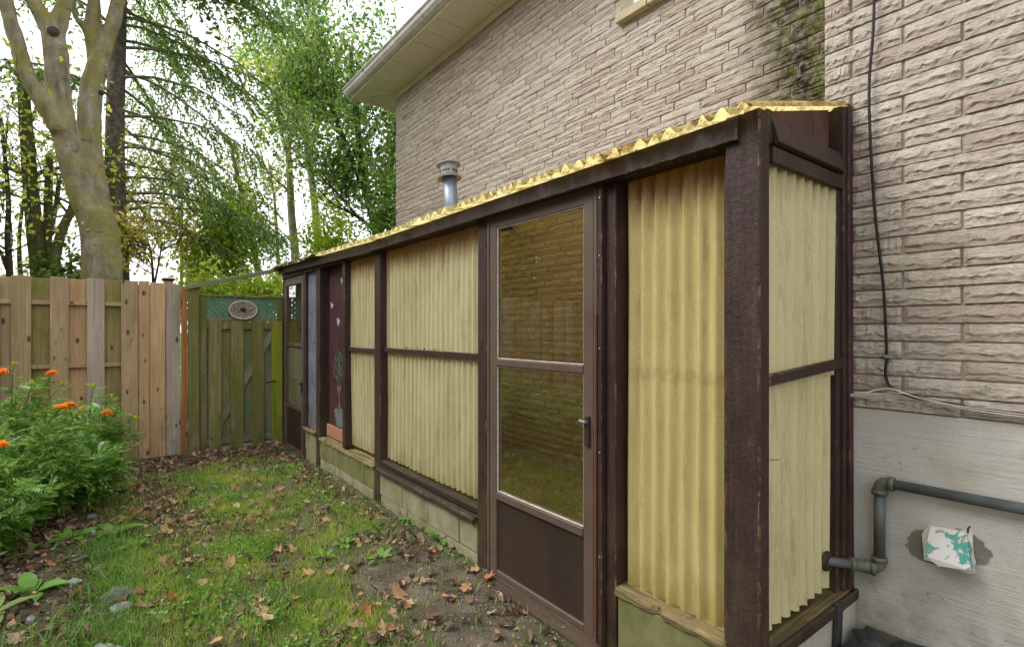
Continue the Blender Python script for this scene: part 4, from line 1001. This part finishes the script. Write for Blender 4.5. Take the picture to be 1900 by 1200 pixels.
stemmed_tree('aspen_tree', 'pale thin trunk with sparse yellow-green leaves above the gate', [st([(552, 600), (548, 480), (541, 400), (538, 330), (536, 270), (548, 220), (552, 160)], 15.0, .13, .04), st([(538, 300), (525, 260), (515, 200), (508, 150)], 15.0, .06, .03)], 'leaf_yellow', 'pale_bark', 35, depth=3, per=2, sig=.2, size=.11, Lb=1.8, nb=6, tmin=.4)
stemmed_tree('leaning_tree', 'leaning bare trunk beside the leafy shrubs above the gate', [st([(484, 600), (480, 520), (470, 460), (458, 400), (444, 340), (430, 280)], 13.0, .08, .04)], 'leaf_yellow', 'pale_bark', 36, depth=2, per=5, sig=.18, size=.09, Lb=1.3, nb=5, tmin=.5)
stemmed_tree('twiggy_tree', 'thin grey twiggy tree between the spruce and the aspen', [st([(520, 600), (516, 480), (513, 420), (508, 360), (498, 300)], 14.0, .055, .02)], 'leaf_yellow', 'pale_bark', 37, depth=3, per=1, sig=.2, size=.08, Lb=1.5, nb=6, tmin=.2)
stemmed_tree('birch_sapling', 'slim sapling with fine rusty leaves over the fence cap', [st([(336, 600), (337, 520), (336, 440), (338, 380), (334, 320)], 12.5, .04, .012)], 'leaf_autumn', 'pale_bark', 38, depth=3, per=2, sig=.22, size=.06, Lb=1.2, nb=7, tmin=.2)
stemmed_tree('small_maple', 'small yellowing tree right of the maple trunk over the fence', [st([(285, 600), (284, 520), (280, 470), (272, 440)], 11.5, .03, .012), st([(284, 540), (296, 480), (300, 450)], 11.5, .02, .01)], 'leaf_autumn', 'dark_bark', 39, depth=3, per=1, sig=.13, size=.085, Lb=.75, nb=6, tmin=.35)
def shrub(name, label, uvs, Y, rad, mat, seed, count, size, cat='shrub', bark='mossy_bark'):
    rng = np.random.default_rng(seed); pts = [np.array(PY(u, v, Y)) for u, v in uvs]; base = pts[0].copy(); base[2] = 0
    t = empty(name, tuple(base), label, cat); sp = spline([base] + pts, 6); MB().tube(sp, np.linspace(.06, .02, len(sp)), 7).build('trunk', bark, t, True)
    sp = np.array(sp); lo = pts[0][2]; sp = sp[sp[:, 2] > min(lo, 1.0) - .3]
    cl = sp[rng.integers(0, len(sp), 60)] + rng.normal(size=(60, 3)) * rad * (.5, .5, .45)
    c = cl[rng.integers(0, 60, count)] + rng.normal(size=(count, 3)) * rad * .3
    c = c[c[:, 2] > .1]
    N = len(c); m = frames(rng.normal(size=(N, 3)) - np.array((0, 0, .5)), rng, rng.normal(size=(N, 3)) + np.array((0, 0, 1.2))) * (size * rng.uniform(.6, 1.3, N))[:, None, None]
    V, Fa = inst(LV, LF, m, c); o = bigmesh('crown', V, Fa, mat, t, tuple(base)); tag(o, kind='stuff')
shrub('ivy_column', 'tall ivy-wrapped trunk glowing lime green above the gate', [(436, 560), (434, 490), (432, 430), (424, 405), (440, 380)], 12.0, .55, 'leaf_lime', 51, 5200, .11)
shrub('ivy_column', 'ivy-covered stump with rusty yellow top left of the gate lattice', [(366, 560), (364, 500), (360, 465)], 12.3, .40, 'leaf_yellow', 52, 2600, .10)
shrub('hedge_bush', 'bright lime bush right behind the gate top', [(470, 590), (480, 560), (505, 540)], 9.8, .42, 'leaf_lime', 53, 3200, .09)
shrub('hedge_bush', 'bright green bush behind the gate post', [(410, 600), (400, 560), (392, 545)], 10.2, .40, 'leaf_lime', 54, 2400, .09)
shrub('low_shrub', 'low sunlit green shrub left of the maple trunk over the fence', [(130, 600), (128, 520), (132, 480)], 11.0, .42, 'leaf_green', 55, 1800, .09)
shrub('low_shrub', 'small lime shrub under the dense green tree', [(610, 500), (606, 450), (600, 420)], 12.5, .5, 'leaf_lime', 56, 2400, .11)
shrub('climbing_shrub', 'leafy climber hanging by the house corner', [(728, 480), (724, 400), (716, 330)], 12.0, .55, 'leaf_green', 57, 3600, .12)
shrub('yellow_shrub', 'yellow-green shrub at the left behind the multi-stem tree', [(40, 560), (36, 440), (50, 330)], 13.5, .75, 'leaf_yellow', 58, 900, .09)

stemmed_tree('dark_tree', 'dark leafy tree mirrored at the left of the near door glass', [([np.array((-5.6, 12.8, 0.)), np.array((-5.6, 12.8, 3.)), np.array((-5.4, 12.9, 6.5))], .16, .05), ([np.array((-4.4, 11.6, 0.)), np.array((-4.4, 11.8, 2.)), np.array((-4.2, 11.9, 4.5))], .1, .04)], 'maple_green', 'dark_bark', 41, depth=3, per=11, sig=.3, size=.2, Lb=2.6, nb=8, tmin=.15)

# ------------------------------------------------------------------ bed: marigolds and others
def pinnate():
    V = []; Fs = []
    def leaflet(p, d, L, wd):
        p = np.array(p); d = unit(d); s = unit(np.cross((0, 0, 1), d)); i = len(V)
        V.extend([p, p + d * L * .45 + s * wd + np.array((0, 0, .006)), p + d * L + np.array((0, 0, -.12 * L)), p + d * L * .45 - s * wd + np.array((0, 0, .006))]); Fs.append((i, i + 1, i + 2, i + 3))
    curve = lambda t: np.array((t, 0, .12 * t - .32 * t * t))
    for k in range(7):
        t = .22 + .68 * k / 6; L = .34 * math.sin(.6 + 2.0 * k / 6)
        for sg in (-1, 1): leaflet(curve(t), (.75, sg * .8, -.1), L, L * .135)
    leaflet(curve(.93), (1, 0, -.35), .28, .045)
    i = len(V); V.extend([curve(0) + (0, .008, 0), curve(0) - (0, .008, 0), curve(.95) - (0, .004, 0), curve(.95) + (0, .004, 0)]); Fs.append((i, i + 1, i + 2, i + 3))
    return np.array(V), np.array(Fs)
PV, PF = pinnate()
def flower(parent, p, rad, rng):
    V = []; Fs = []; n0 = 0; Cs = []; Ax = []; Nr = []; S_ = []
    for ringi, (el, cnt) in enumerate(((-.15, 16), (.25, 18), (.6, 16), (.95, 12), (1.25, 7))):
        for k in range(cnt):
            a = 2 * math.pi * (k + .5 * (ringi % 2) + rng.uniform(-.2, .2)) / cnt; d = np.array((math.cos(a) * math.cos(el), math.sin(a) * math.cos(el), math.sin(el) * .62))
            Cs.append(d * rad * .68); Ax.append(d + rng.normal(size=3) * .1); Nr.append((-math.cos(a) * math.sin(el), -math.sin(a) * math.sin(el), math.cos(el))); S_.append(rad * rng.uniform(.62, .85))
    m = frames(np.array(Ax), rng, np.array(Nr) + rng.normal(size=(len(Cs), 3)) * .35); m = m * np.array(S_)[:, None, None]; m[:, :, 1] *= 1.3
    v, f = inst(LV, LF, m, np.array(Cs)); me = me_from('flower', v, f, 'petal_orange'); return link('flower', me, parent, p)
def marigold(cx, cy, hgt, spread, label, seed, flowers=(), stalks=()):
    rng = np.random.default_rng(seed); b = np.array((cx, cy, float(gz(cx, cy))))
    t = empty('marigold_plant', tuple(b), label, 'plant', 'marigolds in the bed'); mb = MB(); L_ = []; A_ = []; S_ = []
    for k in range(26):
        a = rng.uniform(0, 6.283); rr = spread * math.sqrt(rng.random()); h = hgt * (1 - .45 * (rr / spread) ** 2) * rng.uniform(.72, 1.03)
        tip = b + np.array((rr * math.cos(a), rr * math.sin(a), h)); mid = b + np.array((rr * .45 * math.cos(a), rr * .45 * math.sin(a), h * .5)); pts = spline([b, mid, tip], 6); mb.tube(pts, np.linspace(.006, .0025, len(pts)), 5, False)
        n = len(pts)
        for j in range(3, n):
            for q in range(3):
                aa = rng.uniform(0, 6.283); d = np.array((math.cos(aa), math.sin(aa), rng.uniform(-.5, 1.2))); d[:2] += .5 * np.array((math.cos(a), math.sin(a)))
                L_.append(np.array(pts[j])); A_.append(d); S_.append(rng.uniform(.06, .175))
    fl_b = []
    for p in flowers: 
        p = np.array(p); pts = spline([b + (p - b) * (.25, .25, .5), p * .6 + b * .4 + np.array((0, 0, .12)), p], 6); mb.tube(pts, np.linspace(.005, .0035, len(pts)), 5, False)
    for p in stalks:
        p = np.array(p); pts = spline([b + (p - b) * (.6, .6, .4), p * .7 + b * .3 + np.array((0, 0, .1)), p], 6); mb.tube(pts, np.linspace(.005, .003, len(pts)), 5, False)
        for j in range(4, len(pts)):
            for q in range(2):
                aa = rng.uniform(0, 6.283); L_.append(np.array(pts[j])); A_.append(np.array((math.cos(aa), math.sin(aa), .3))); S_.append(rng.uniform(.06, .11))
    mb.build('stems', 'marigold_stem', t)
    A_ = np.array(A_); N = len(A_); nr = rng.normal(size=(N, 3)) * .45 + np.array((0, 0, 1)); m = frames(A_, rng, nr) * np.array(S_)[:, None, None]
    V, Fa = inst(PV, PF, m, np.array(L_)); o = bigmesh('foliage', V, Fa, 'marigold_leaf', t, tuple(b)); tag(o, kind='stuff')
    for p in flowers: flower(t, tuple(p), rng.uniform(.042, .052), rng)
    for p in stalks: MB().lathe([(.0, -.02), (.010, -.015), (.014, .005), (.011, .02), (0, .022)], p, 8).build('bud', 'bud_yellow', t)
YB = 5.2
marigold(-.20, 5.75, .84, .36, 'marigold bush nearest the brown fence boards on the right', 1, [PY(128, 752, 5.5), PY(198, 767, 5.6)], [PY(173, 716, 5.7), PY(252, 775, 5.7), PY(207, 735, 5.8)])
marigold(-.64, 5.55, 1.0, .40, 'tall marigold bush with flower heads against the fence', 2, [PY(96, 693, 5.6), PY(112, 757, 5.3)], [PY(25, 676, 5.4), PY(115, 712, 5.6), PY(60, 712, 5.5)])
marigold(-.42, 4.95, .78, .36, 'low marigold bush at the front of the bed', 3, [], [PY(150, 760, 5.0)])
marigold(-.85, 4.75, .82, .45, 'marigold bush cut by the left edge with two blooms', 4, [PY(2, 692, 5.2), PY(-1, 827, 4.6)], [])
marigold(-.16, 5.25, .55, .26, 'small marigold bush leaning over the grass', 5)
marigold(-.62, 4.35, .66, .32, 'dark leafy marigold without flowers in the near bed', 6)
def oval_leaf(n=6):
    V = []; Fs = []
    for i in range(n + 1):
        t = i / n; wd = .30 * math.sin(math.pi * min(1, t * 1.02)) ** .8 * (1 - .25 * t); z = .25 * t - .45 * t * t
        V += [(t, wd, z + .10 * wd * 1.5), (t, 0, z - .01), (t, -wd, z + .10 * wd * 1.5)]
    for i in range(n):
        for k in range(2): Fs.append((i * 3 + k, (i + 1) * 3 + k, (i + 1) * 3 + k + 1, i * 3 + k + 1))
    return np.array(V), np.array(Fs)
OV, OF = oval_leaf(); OM = {}
def rosette(name, label, x, y, n, size, mat, seed, cat='plant', group=None, elev=(.2, .8)):
    rng = np.random.default_rng(seed); z = float(gz(x, y)); t = empty(name, (x, y, z), label, cat, group)
    if mat not in OM: OM[mat] = me_from('leaf', OV, OF, mat, True)
    for k in range(n):
        a = 2 * math.pi * (k + rng.uniform(-.3, .3)) / n; el = rng.uniform(*elev); s = size * rng.uniform(.65, 1.15)
        o = bpy.data.objects.new('leaf', OM[mat]); C.objects.link(o); o.parent = t; o.location = (.02 * math.cos(a) * 1, .02 * math.sin(a), .005 + .01 * k / n)
        o.rotation_euler = (rng.uniform(-.3, .3), -el, a); o.scale = (s, s * rng.uniform(.7, 1.0), s)
    return t
h1 = PZ(-5, 1040, .15)
rosette('hosta_plant', 'pale broad-leaved plant at the left edge below the marigolds', -.66, 4.0, 9, .24, 'hosta_leaf', 61, elev=(.3, 1.1))
rosette('hosta_plant', 'second broad-leaved plant low at the left edge by the soil', -.50, 3.45, 6, .20, 'hosta_leaf', 62, elev=(.1, .7))
for i, (u, v, n, s, lb) in enumerate(((135, 1005, 9, .15, 'round-leaved weed at the foot of the marigolds'), (215, 985, 8, .15, 'bright leafy weed beside the long grass at the bed edge'), (250, 1010, 8, .12, 'small leafy weed between the bed and the brown leaves'),
        (760, 965, 9, .10, 'clover-like weed against the concrete blocks'), (800, 985, 8, .09, 'dark green weed by the corner of the near concrete block'), (820, 1010, 9, .11, 'spiky weed growing at the foot of the blocks by the door post'), (705, 1040, 5, .09, 'lone weed in the bare soil'), (640, 1010, 8, .08, 'dandelion-like weed at the edge of the bare soil'),
        (545, 865, 9, .10, 'weed at the foot of the far concrete blocks'), (60, 1110, 9, .14, 'low weed in the near left grass'), (40, 1040, 6, .10, 'weed in dark soil at the left'), (455, 945, 7, .07, 'clover patch weed amid the grass'), (600, 1030, 8, .08, 'pale weed in the sunny grass'))):
    p = PZ(u, v, .03); rosette('weed', lb, p[0], p[1], n, s, 'weed_leaf', 70 + i, 'weed', 'weeds in the yard', elev=(.1, .75))

# ------------------------------------------------------------------ stones
def stone(x, y, s, mat, label, seed, flat_=.55, sink=.3, cat='stone'):
    rg = random.Random(seed); bm = bmesh.new(); bmesh.ops.create_icosphere(bm, subdivisions=4, radius=1)
    ph = [rg.uniform(0, 6.3) for _ in range(6)]
    pl = [(Vector((rg.gauss(0, 1), rg.gauss(0, 1), rg.gauss(.3, 1))).normalized(), rg.uniform(.45, .8)) for _ in range(11)]
    for v in bm.verts:
        c = v.co; c = c * (1 + .10 * math.sin(2.2 * c.x + ph[0]) + .08 * math.sin(3.1 * c.y + ph[1]) + .05 * math.sin(5 * c.z + ph[2]))
        for nrm, d in pl:
            e = c.dot(nrm) - d
            if e > 0: c = c - nrm * e * .85
        c = c * (1 + .035 * math.sin(9 * c.x + 7 * c.y + ph[3]) + .025 * math.sin(17 * c.z + 13 * c.x + ph[4]))
        v.co = Vector((c.x * s[0], c.y * s[1], c.z * s[2]))
    for f in bm.faces: f.smooth = mat == 'stone_grey'
    me = bpy.data.meshes.new('stone'); bm.to_mesh(me); bm.free(); me.materials.append(MT[mat]); o = bpy.data.objects.new('stone', me); C.objects.link(o)
    o.location = (x, y, float(gz(x, y)) + s[2] * (1 - sink * 2) * .6); o.rotation_euler = (0, 0, rg.uniform(0, 6)); return tag(o, label, cat, 'stones edging the bed')
SN = [(195, 1196, .13, 'stone_grey', 'large rounded pale grey stone at the bottom edge of the view'), (205, 1095, .11, 'stone_dark', 'angular dark slate stone lying in the grass near the bed'), (222, 1112, .075, 'stone_grey', 'pale flat stone beside the angular slate'),
      (165, 985, .07, 'stone_grey', 'grey stone by the round-leaved weed'), (150, 1035, .06, 'stone_dark', 'small grey stone on the bare soil of the bed'), (168, 958, .085, 'stone_dark', 'rough stone under the marigold leaves'), (137, 1078, .05, 'stone_grey', 'small stone in the soil left of the long grass'), (155, 890, .07, 'stone_grey', 'pale stone half hidden in the marigolds'),
      (185, 1045, .05, 'stone_grey', 'pebble in the long grass'), (55, 1150, .045, 'stone_grey', 'little pinkish stone in the grass at the lower left'), (120, 1040, .05, 'stone_dark', 'dark stone at the back of the bare soil')]
for i, (u, v, s, m, lb) in enumerate(SN):
    p = PZ(u, v, .05); stone(p[0], p[1], (s * .85, s * .62, s * .6), m, lb, 100 + i, sink=.42)
# tarred sheet and rubble at the foot of the foundation
rg = random.Random(12)
for i, (x, y, s, lb) in enumerate(((2.16, .70, .10, 'crumpled black tar sheet lying by the shed end'), (2.33, .60, .09, 'black tar lump against the concrete foundation'), (2.30, .76, .06, 'small black rubble piece in the corner by the shed'), (2.05, .60, .09, 'flat black sheet at the lower right corner'))):
    o = stone(x, y, (s * 1.3, s, s * .45), 'tar_sheet', lb, 200 + i); o.name = 'tar_lump'; o['category'] = 'debris'; o['group'] = 'black debris by the foundation'
o = bx('black_board', (2.155, .812, .19), (2.19, .834, .40), 'tar_sheet', None, .004, rot=(0, R(6), 0)); tag(o, 'narrow black strip leaning on the pale end block', 'debris')

# ------------------------------------------------------------------ grass, weeds, leaf litter
rngG = np.random.default_rng(77)
def bare(x, y):      # 1 = bare soil, 0 = grass
    b = np.maximum(sm(1.02, 1.22, x + .10 * wav(x * 3, y * 3)) * sm(3.7, 3.0, y), sm(1.42, 1.58, x))
    b = np.maximum(b, sm(5.9, 6.5, y + .25 * wav(x * 2, y * 2)))
    b = np.maximum(b, sm(.02, -.14, x + .05 * wav(x * 5, y * 4)))
    b = np.maximum(b, .85 * sm(.32, .0, np.abs(x - .36 - .12 * np.sin(y * 2)) ) * sm(3.6, 4.3, y) * sm(6.6, 5.6, y))
    b = np.maximum(b, .8 * sm(.1, .5, wav(x * 2.3 + 4, y * 2.0 + 1)))
    return b
def blades(n, x0, x1, y0, y1, hmin, hmax, wd, mat, name, keepf, label, lean=.5):
    x = rngG.uniform(x0, x1, n); y = rngG.uniform(y0, y1, n); k = rngG.random(n) < keepf(x, y); x, y = x[k], y[k]; N = len(x); z = gz(x, y)
    a = rngG.uniform(0, 6.283, N); h = rngG.uniform(hmin, hmax, N); le = rngG.uniform(.1, lean * 1.6, N); wds = wd * rngG.uniform(.6, 1.3, N); fa = rngG.uniform(0, 6.283, N)
    dx, dy = np.cos(a), np.sin(a); sx, sy = np.cos(fa) * wds, np.sin(fa) * wds
    P0 = np.stack([x, y, z - .004], 1); P1 = P0 + np.stack([dx * le * h * .35, dy * le * h * .35, h * .62], 1); P2 = P0 + np.stack([dx * le * h, dy * le * h, h * (1 - .25 * le)], 1)
    sd_ = np.stack([sx, sy, 0 * sx], 1)
    V = np.stack([P0 - sd_, P0 + sd_, P1 + sd_ * .8, P1 - sd_ * .8, P2 + sd_ * .12, P2 - sd_ * .12], 1).reshape(-1, 3)
    i = (np.arange(N) * 6)[:, None]; Fa = np.concatenate([i + np.array([[0, 1, 2, 3]]), i + np.array([[3, 2, 4, 5]])], 0)
    o = bigmesh(name, V, Fa, mat); return tag(o, label, 'grass', kind='stuff')
blades(210000, -.3, 1.72, 1.0, 6.9, .018, .058, .0019, 'grass_blade', 'grass', lambda x, y: (1 - bare(x, y)) * (.4 + .6 * sm(-.35, .4, wav(x * 4.1, y * 3.7 + 2))) + .02, 'short patchy green lawn in front of the lean-to')
blades(52000, -2.6, .2, 2.2, 6.6, .05, .17, .002, 'grass_dark', 'tall_grass', lambda x, y: np.exp(-((x + .03 - .05 * np.sin(y * 9)) / .13) ** 2) * sm(4.6, 4.2, y) * (.3 + .7 * (np.sin(y * 11 + x * 6) > -.2)) + .35 * sm(3.4, 3.0, y) * sm(.1, -.1, x) + .12 * sm(-.9, -1.2, x), 'longer dark green grass along the edge of the flower bed', 1.0)
# tiny round-leaved ground cover
n = 30000; x = rngG.uniform(-.2, 1.7, n); y = rngG.uniform(1.6, 6.6, n); k = rngG.random(n) < ((1 - bare(x, y)) * sm(.0, .45, wav(x * 3.1 + 2, y * 2.7)) + .01 + .3 * sm(1.5, 1.66, x) * sm(2.3, 2.7, y)); x, y = x[k], y[k]; N = len(x)
m = frames(rngG.normal(size=(N, 3)) * (1, 1, .4), rngG, rngG.normal(size=(N, 3)) * .5 + np.array((0, 0, 1.))) * rngG.uniform(.010, .026, N)[:, None, None]; m[:, :, 1] *= 1.5
V, Fa = inst(LV, LF, m, np.stack([x, y, gz(x, y) + rngG.uniform(.008, .04, N)], 1)); tag(bigmesh('ground_cover', V, Fa, 'weed_leaf'), 'small round-leaved clover spread through the lawn', 'clover', kind='stuff')
def maple_leaf(seed):
    rg = random.Random(seed); kind = seed % 4
    lob = [(-2.5, .50), (-1.95, .52), (-1.45, .88), (-1.15, .66), (-.8, .72), (-.62, .98), (-.30, .66), (0, 1.08), (.30, .66), (.62, .98), (.8, .72), (1.15, .66), (1.45, .88), (1.95, .52), (2.5, .50)]
    if kind == 3: lob = [(a, .62 + .5 * abs(math.cos(a)) * (1 if abs(a) < 1.57 else .4)) for a, r in lob]      # a plain oval leaf
    roll = (rg.uniform(.3, .9), rg.uniform(.9, 1.7), rg.uniform(1.5, 2.6), rg.uniform(.4, 1.6))[kind]; cu = rg.uniform(-.2, .8); tw = rg.uniform(-.5, .5); pts = []
    sq = rg.uniform(.7, 1.0)
    for s_ in (1.0, .5):
        for a, r in lob:
            r2 = r * s_ * rg.uniform(.8, 1.12); x, y = r2 * math.cos(a), r2 * math.sin(a) * sq
            z = (1 - math.cos(y * roll)) / roll; y = math.sin(y * roll) / roll; z += cu * x * x * .35 + tw * x * y + rg.uniform(-.1, .1) * s_
            pts.append((x, y, z))
    c = len(lob); V = pts + [(0, 0, 0)]; Fs = []
    for i in range(c - 1): Fs.append((i, i + 1, c + i + 1, c + i))
    for i in range(0, c - 1): Fs.append((c + i, c + i + 1, 2 * c))
    return np.array(V), Fs
MLV = [maple_leaf(k) for k in range(16)]
MLM = [me_from('fallen_leaf', v, f, 'dry_leaf_single', True) for v, f in MLV]
def litter_density(x, y):
    cl_ = sm(-.1, .7, wav(x * 5.3 + 2, y * 4.7)) * .9 + .25
    d = (.16 + .95 * sm(.36, .05, np.abs(x - .40 - .12 * np.sin(y * 2))) * sm(3.8, 4.4, y) * sm(6.9, 6.0, y) + .9 * sm(6.0, 6.5, y) + .45 * sm(1.25, 1.6, x) * sm(2.4, 4.6, y) + .35 * sm(.3, .8, wav(x * 2.2 + 1, y * 1.9))) * cl_
    return np.where(x < -.1, .3, d)
n = 52000; x = rngG.uniform(-2.2, 1.62, n); y = rngG.uniform(1.7, 6.95, n); k = rngG.random(n) < litter_density(x, y) * .78; x, y = x[k], y[k]
VV = []; FF4 = []; off = 0
for i in range(len(x)):
    v, f = MLV[i % 16]; s = rngG.uniform(.012, .042); a = rngG.uniform(0, 6.28); tl = rngG.normal(size=2) * .5
    Mx = np.array(Matrix.Rotation(a, 3, 'Z') @ Matrix.Rotation(tl[0], 3, 'X') @ Matrix.Rotation(tl[1], 3, 'Y')) * s
    w_ = v @ Mx.T; w_ = w_ + (x[i], y[i], float(gz(x[i], y[i])) + .010 - min(0, w_[:, 2].min()) * .7); VV.append(w_); FF4 += [tuple(t + off for t in q) for q in f]; off += len(v)
n = 76000; x = rngG.uniform(-2.2, 1.64, n); y = rngG.uniform(1.5, 6.95, n); k = rngG.random(n) < litter_density(x, y) * .8 + .10; x, y = x[k], y[k]; N = len(x)
m = frames(rngG.normal(size=(N, 3)) * (1, 1, .5), rngG, rngG.normal(size=(N, 3)) * .5 + np.array((0, 0, 1.))) * rngG.uniform(.005, .02, N)[:, None, None]
cv, cf = inst(LV, LF, m, np.stack([x, y, gz(x, y) + rngG.uniform(.002, .014, N)], 1)); VV.append(cv); FF4 += [tuple(int(t) + off for t in q) for q in cf]
o = link('leaf_litter', me_from('leaf_litter', np.concatenate(VV), FF4, 'dry_leaf')); tag(o, 'carpet of small dry brown leaves over soil and grass', 'leaves', kind='stuff')
LU = [(700, 1118), (715, 1100), (680, 1135), (745, 1105), (800, 1030), (845, 1025), (795, 1035), (850, 1060), (772, 1005), (425, 1048), (410, 1110), (330, 1105), (345, 1040), (372, 1080), (300, 1110), (335, 1110), (490, 1130), (480, 1100), (475, 1120), (490, 1145), (545, 1105), (550, 1120), (575, 1065), (600, 1035),
      (500, 955), (505, 975), (545, 970), (610, 965), (545, 1020), (515, 1020), (450, 985), (400, 925), (380, 905), (330, 930), (345, 960), (310, 985), (290, 1000), (635, 940), (660, 940), (675, 960), (620, 975), (870, 1100), (905, 1085), (880, 1065), (760, 1120), (660, 1160), (615, 1190), (350, 1150), (270, 1120), (405, 1180), (450, 1170), (250, 960), (365, 900), (440, 900), (500, 890), (520, 905), (470, 870), (400, 870), (350, 880), (840, 1115), (800, 1085), (565, 930), (590, 950), (380, 1000), (420, 975), (300, 1040), (335, 1010)]
for i, (u, v) in enumerate(LU):
    p = PZ(u, v, .03); s = rngG.uniform(.042, .068) if v > 980 else rngG.uniform(.036, .055)
    ob = bpy.data.objects.new('fallen_leaf', MLM[(i * 5) % 16]); C.objects.link(ob); ob.location = (p[0], p[1], float(gz(p[0], p[1])) + .018)
    ob.rotation_euler = (rngG.normal() * .4, rngG.normal() * .4, rngG.uniform(0, 6.28)); ob.scale = (s, s * rngG.uniform(.7, 1.05), s)
    wh = ('on the bare soil beside the shed door' if p[0] > 1.15 and p[1] < 3.6 else 'beside the concrete blocks of the shed' if p[0] > 1.2 else 'in the drift near the gate' if p[1] > 5.2 else 'on the brown drift along the flower bed' if p[0] < .62 and p[1] > 4 else 'in the near left grass by the stones' if p[0] < .55 else 'in the sunny grass in the middle of the lawn')
    tag(ob, 'large curled dry brown leaf ' + wh, 'leaf', 'large fallen leaves ' + wh)
# grit on the bare strip
n = 2600; x = rngG.uniform(.95, 1.66, n); y = rngG.uniform(1.4, 4.0, n); k = rngG.random(n) < bare(x, y) * .8; x, y = x[k], y[k]; N = len(x)
OC = np.array([(1, 0, 0), (0, 1, 0), (-1, 0, 0), (0, -1, 0), (0, 0, .8), (0, 0, -.5)]) ; OCF = np.array([(0, 1, 4), (1, 2, 4), (2, 3, 4), (3, 0, 4), (1, 0, 5), (2, 1, 5), (3, 2, 5), (0, 3, 5)])
m = frames(rngG.normal(size=(N, 3)), rngG) * rngG.uniform(.0015, .006, N)[:, None, None]; V, Fa = inst(OC, OCF, m, np.stack([x, y, gz(x, y) + .002], 1))
tag(bigmesh('grit', V, Fa, 'stone_grey'), 'grit scattered on the bare soil by the door', 'gravel', kind='stuff')
# leaf bits caught on the mid rail and the far sill
V = []; Fs = []; off = 0
for i in range(26):
    yy = rngG.uniform(3.05, 3.6) if i < 16 else rngG.uniform(5.62, 5.9); zz = 1.296 if i < 16 else .372; xx = rngG.uniform(1.715, 1.745) if i < 16 else rngG.uniform(1.69, 1.76)
    v, f = MLV[i % 16]; s = rngG.uniform(.010, .016) if i < 16 else rngG.uniform(.02, .035); Mx = np.array(Matrix.Rotation(rngG.uniform(0, 6), 3, 'Z') @ Matrix.Rotation(rngG.normal() * .8, 3, 'X')) * s
    V.append(v @ Mx.T + (xx, yy, zz)); Fs += [tuple(t + off for t in q) for q in f]; off += len(v)
tag(link('leaf_debris', me_from('leaf_debris', np.concatenate(V), Fs, 'dry_leaf')), 'dry leaf crumbs caught on the rails of the lean-to', 'leaves', kind='stuff')

# twigs
tw = MB()
for i in range(70):
    xx = rngG.uniform(-.6, 1.6); yy = rngG.uniform(1.7, 6.8); a = rngG.uniform(0, 6.28); L = rngG.uniform(.04, .16); z = float(gz(xx, yy)) + .008
    q = [np.array((xx, yy, z)) + np.array((math.cos(a) * L * t + .012 * math.sin(t * 5), math.sin(a) * L * t, .012 * rngG.random())) for t in (0, .35, .7, 1)]
    tw.tube(q, [.0018, .0016, .0013, .0008], 4, False)
tag(tw.build('twigs', 'dark_bark'), 'thin dry twigs scattered over the lawn', 'twigs', kind='stuff')
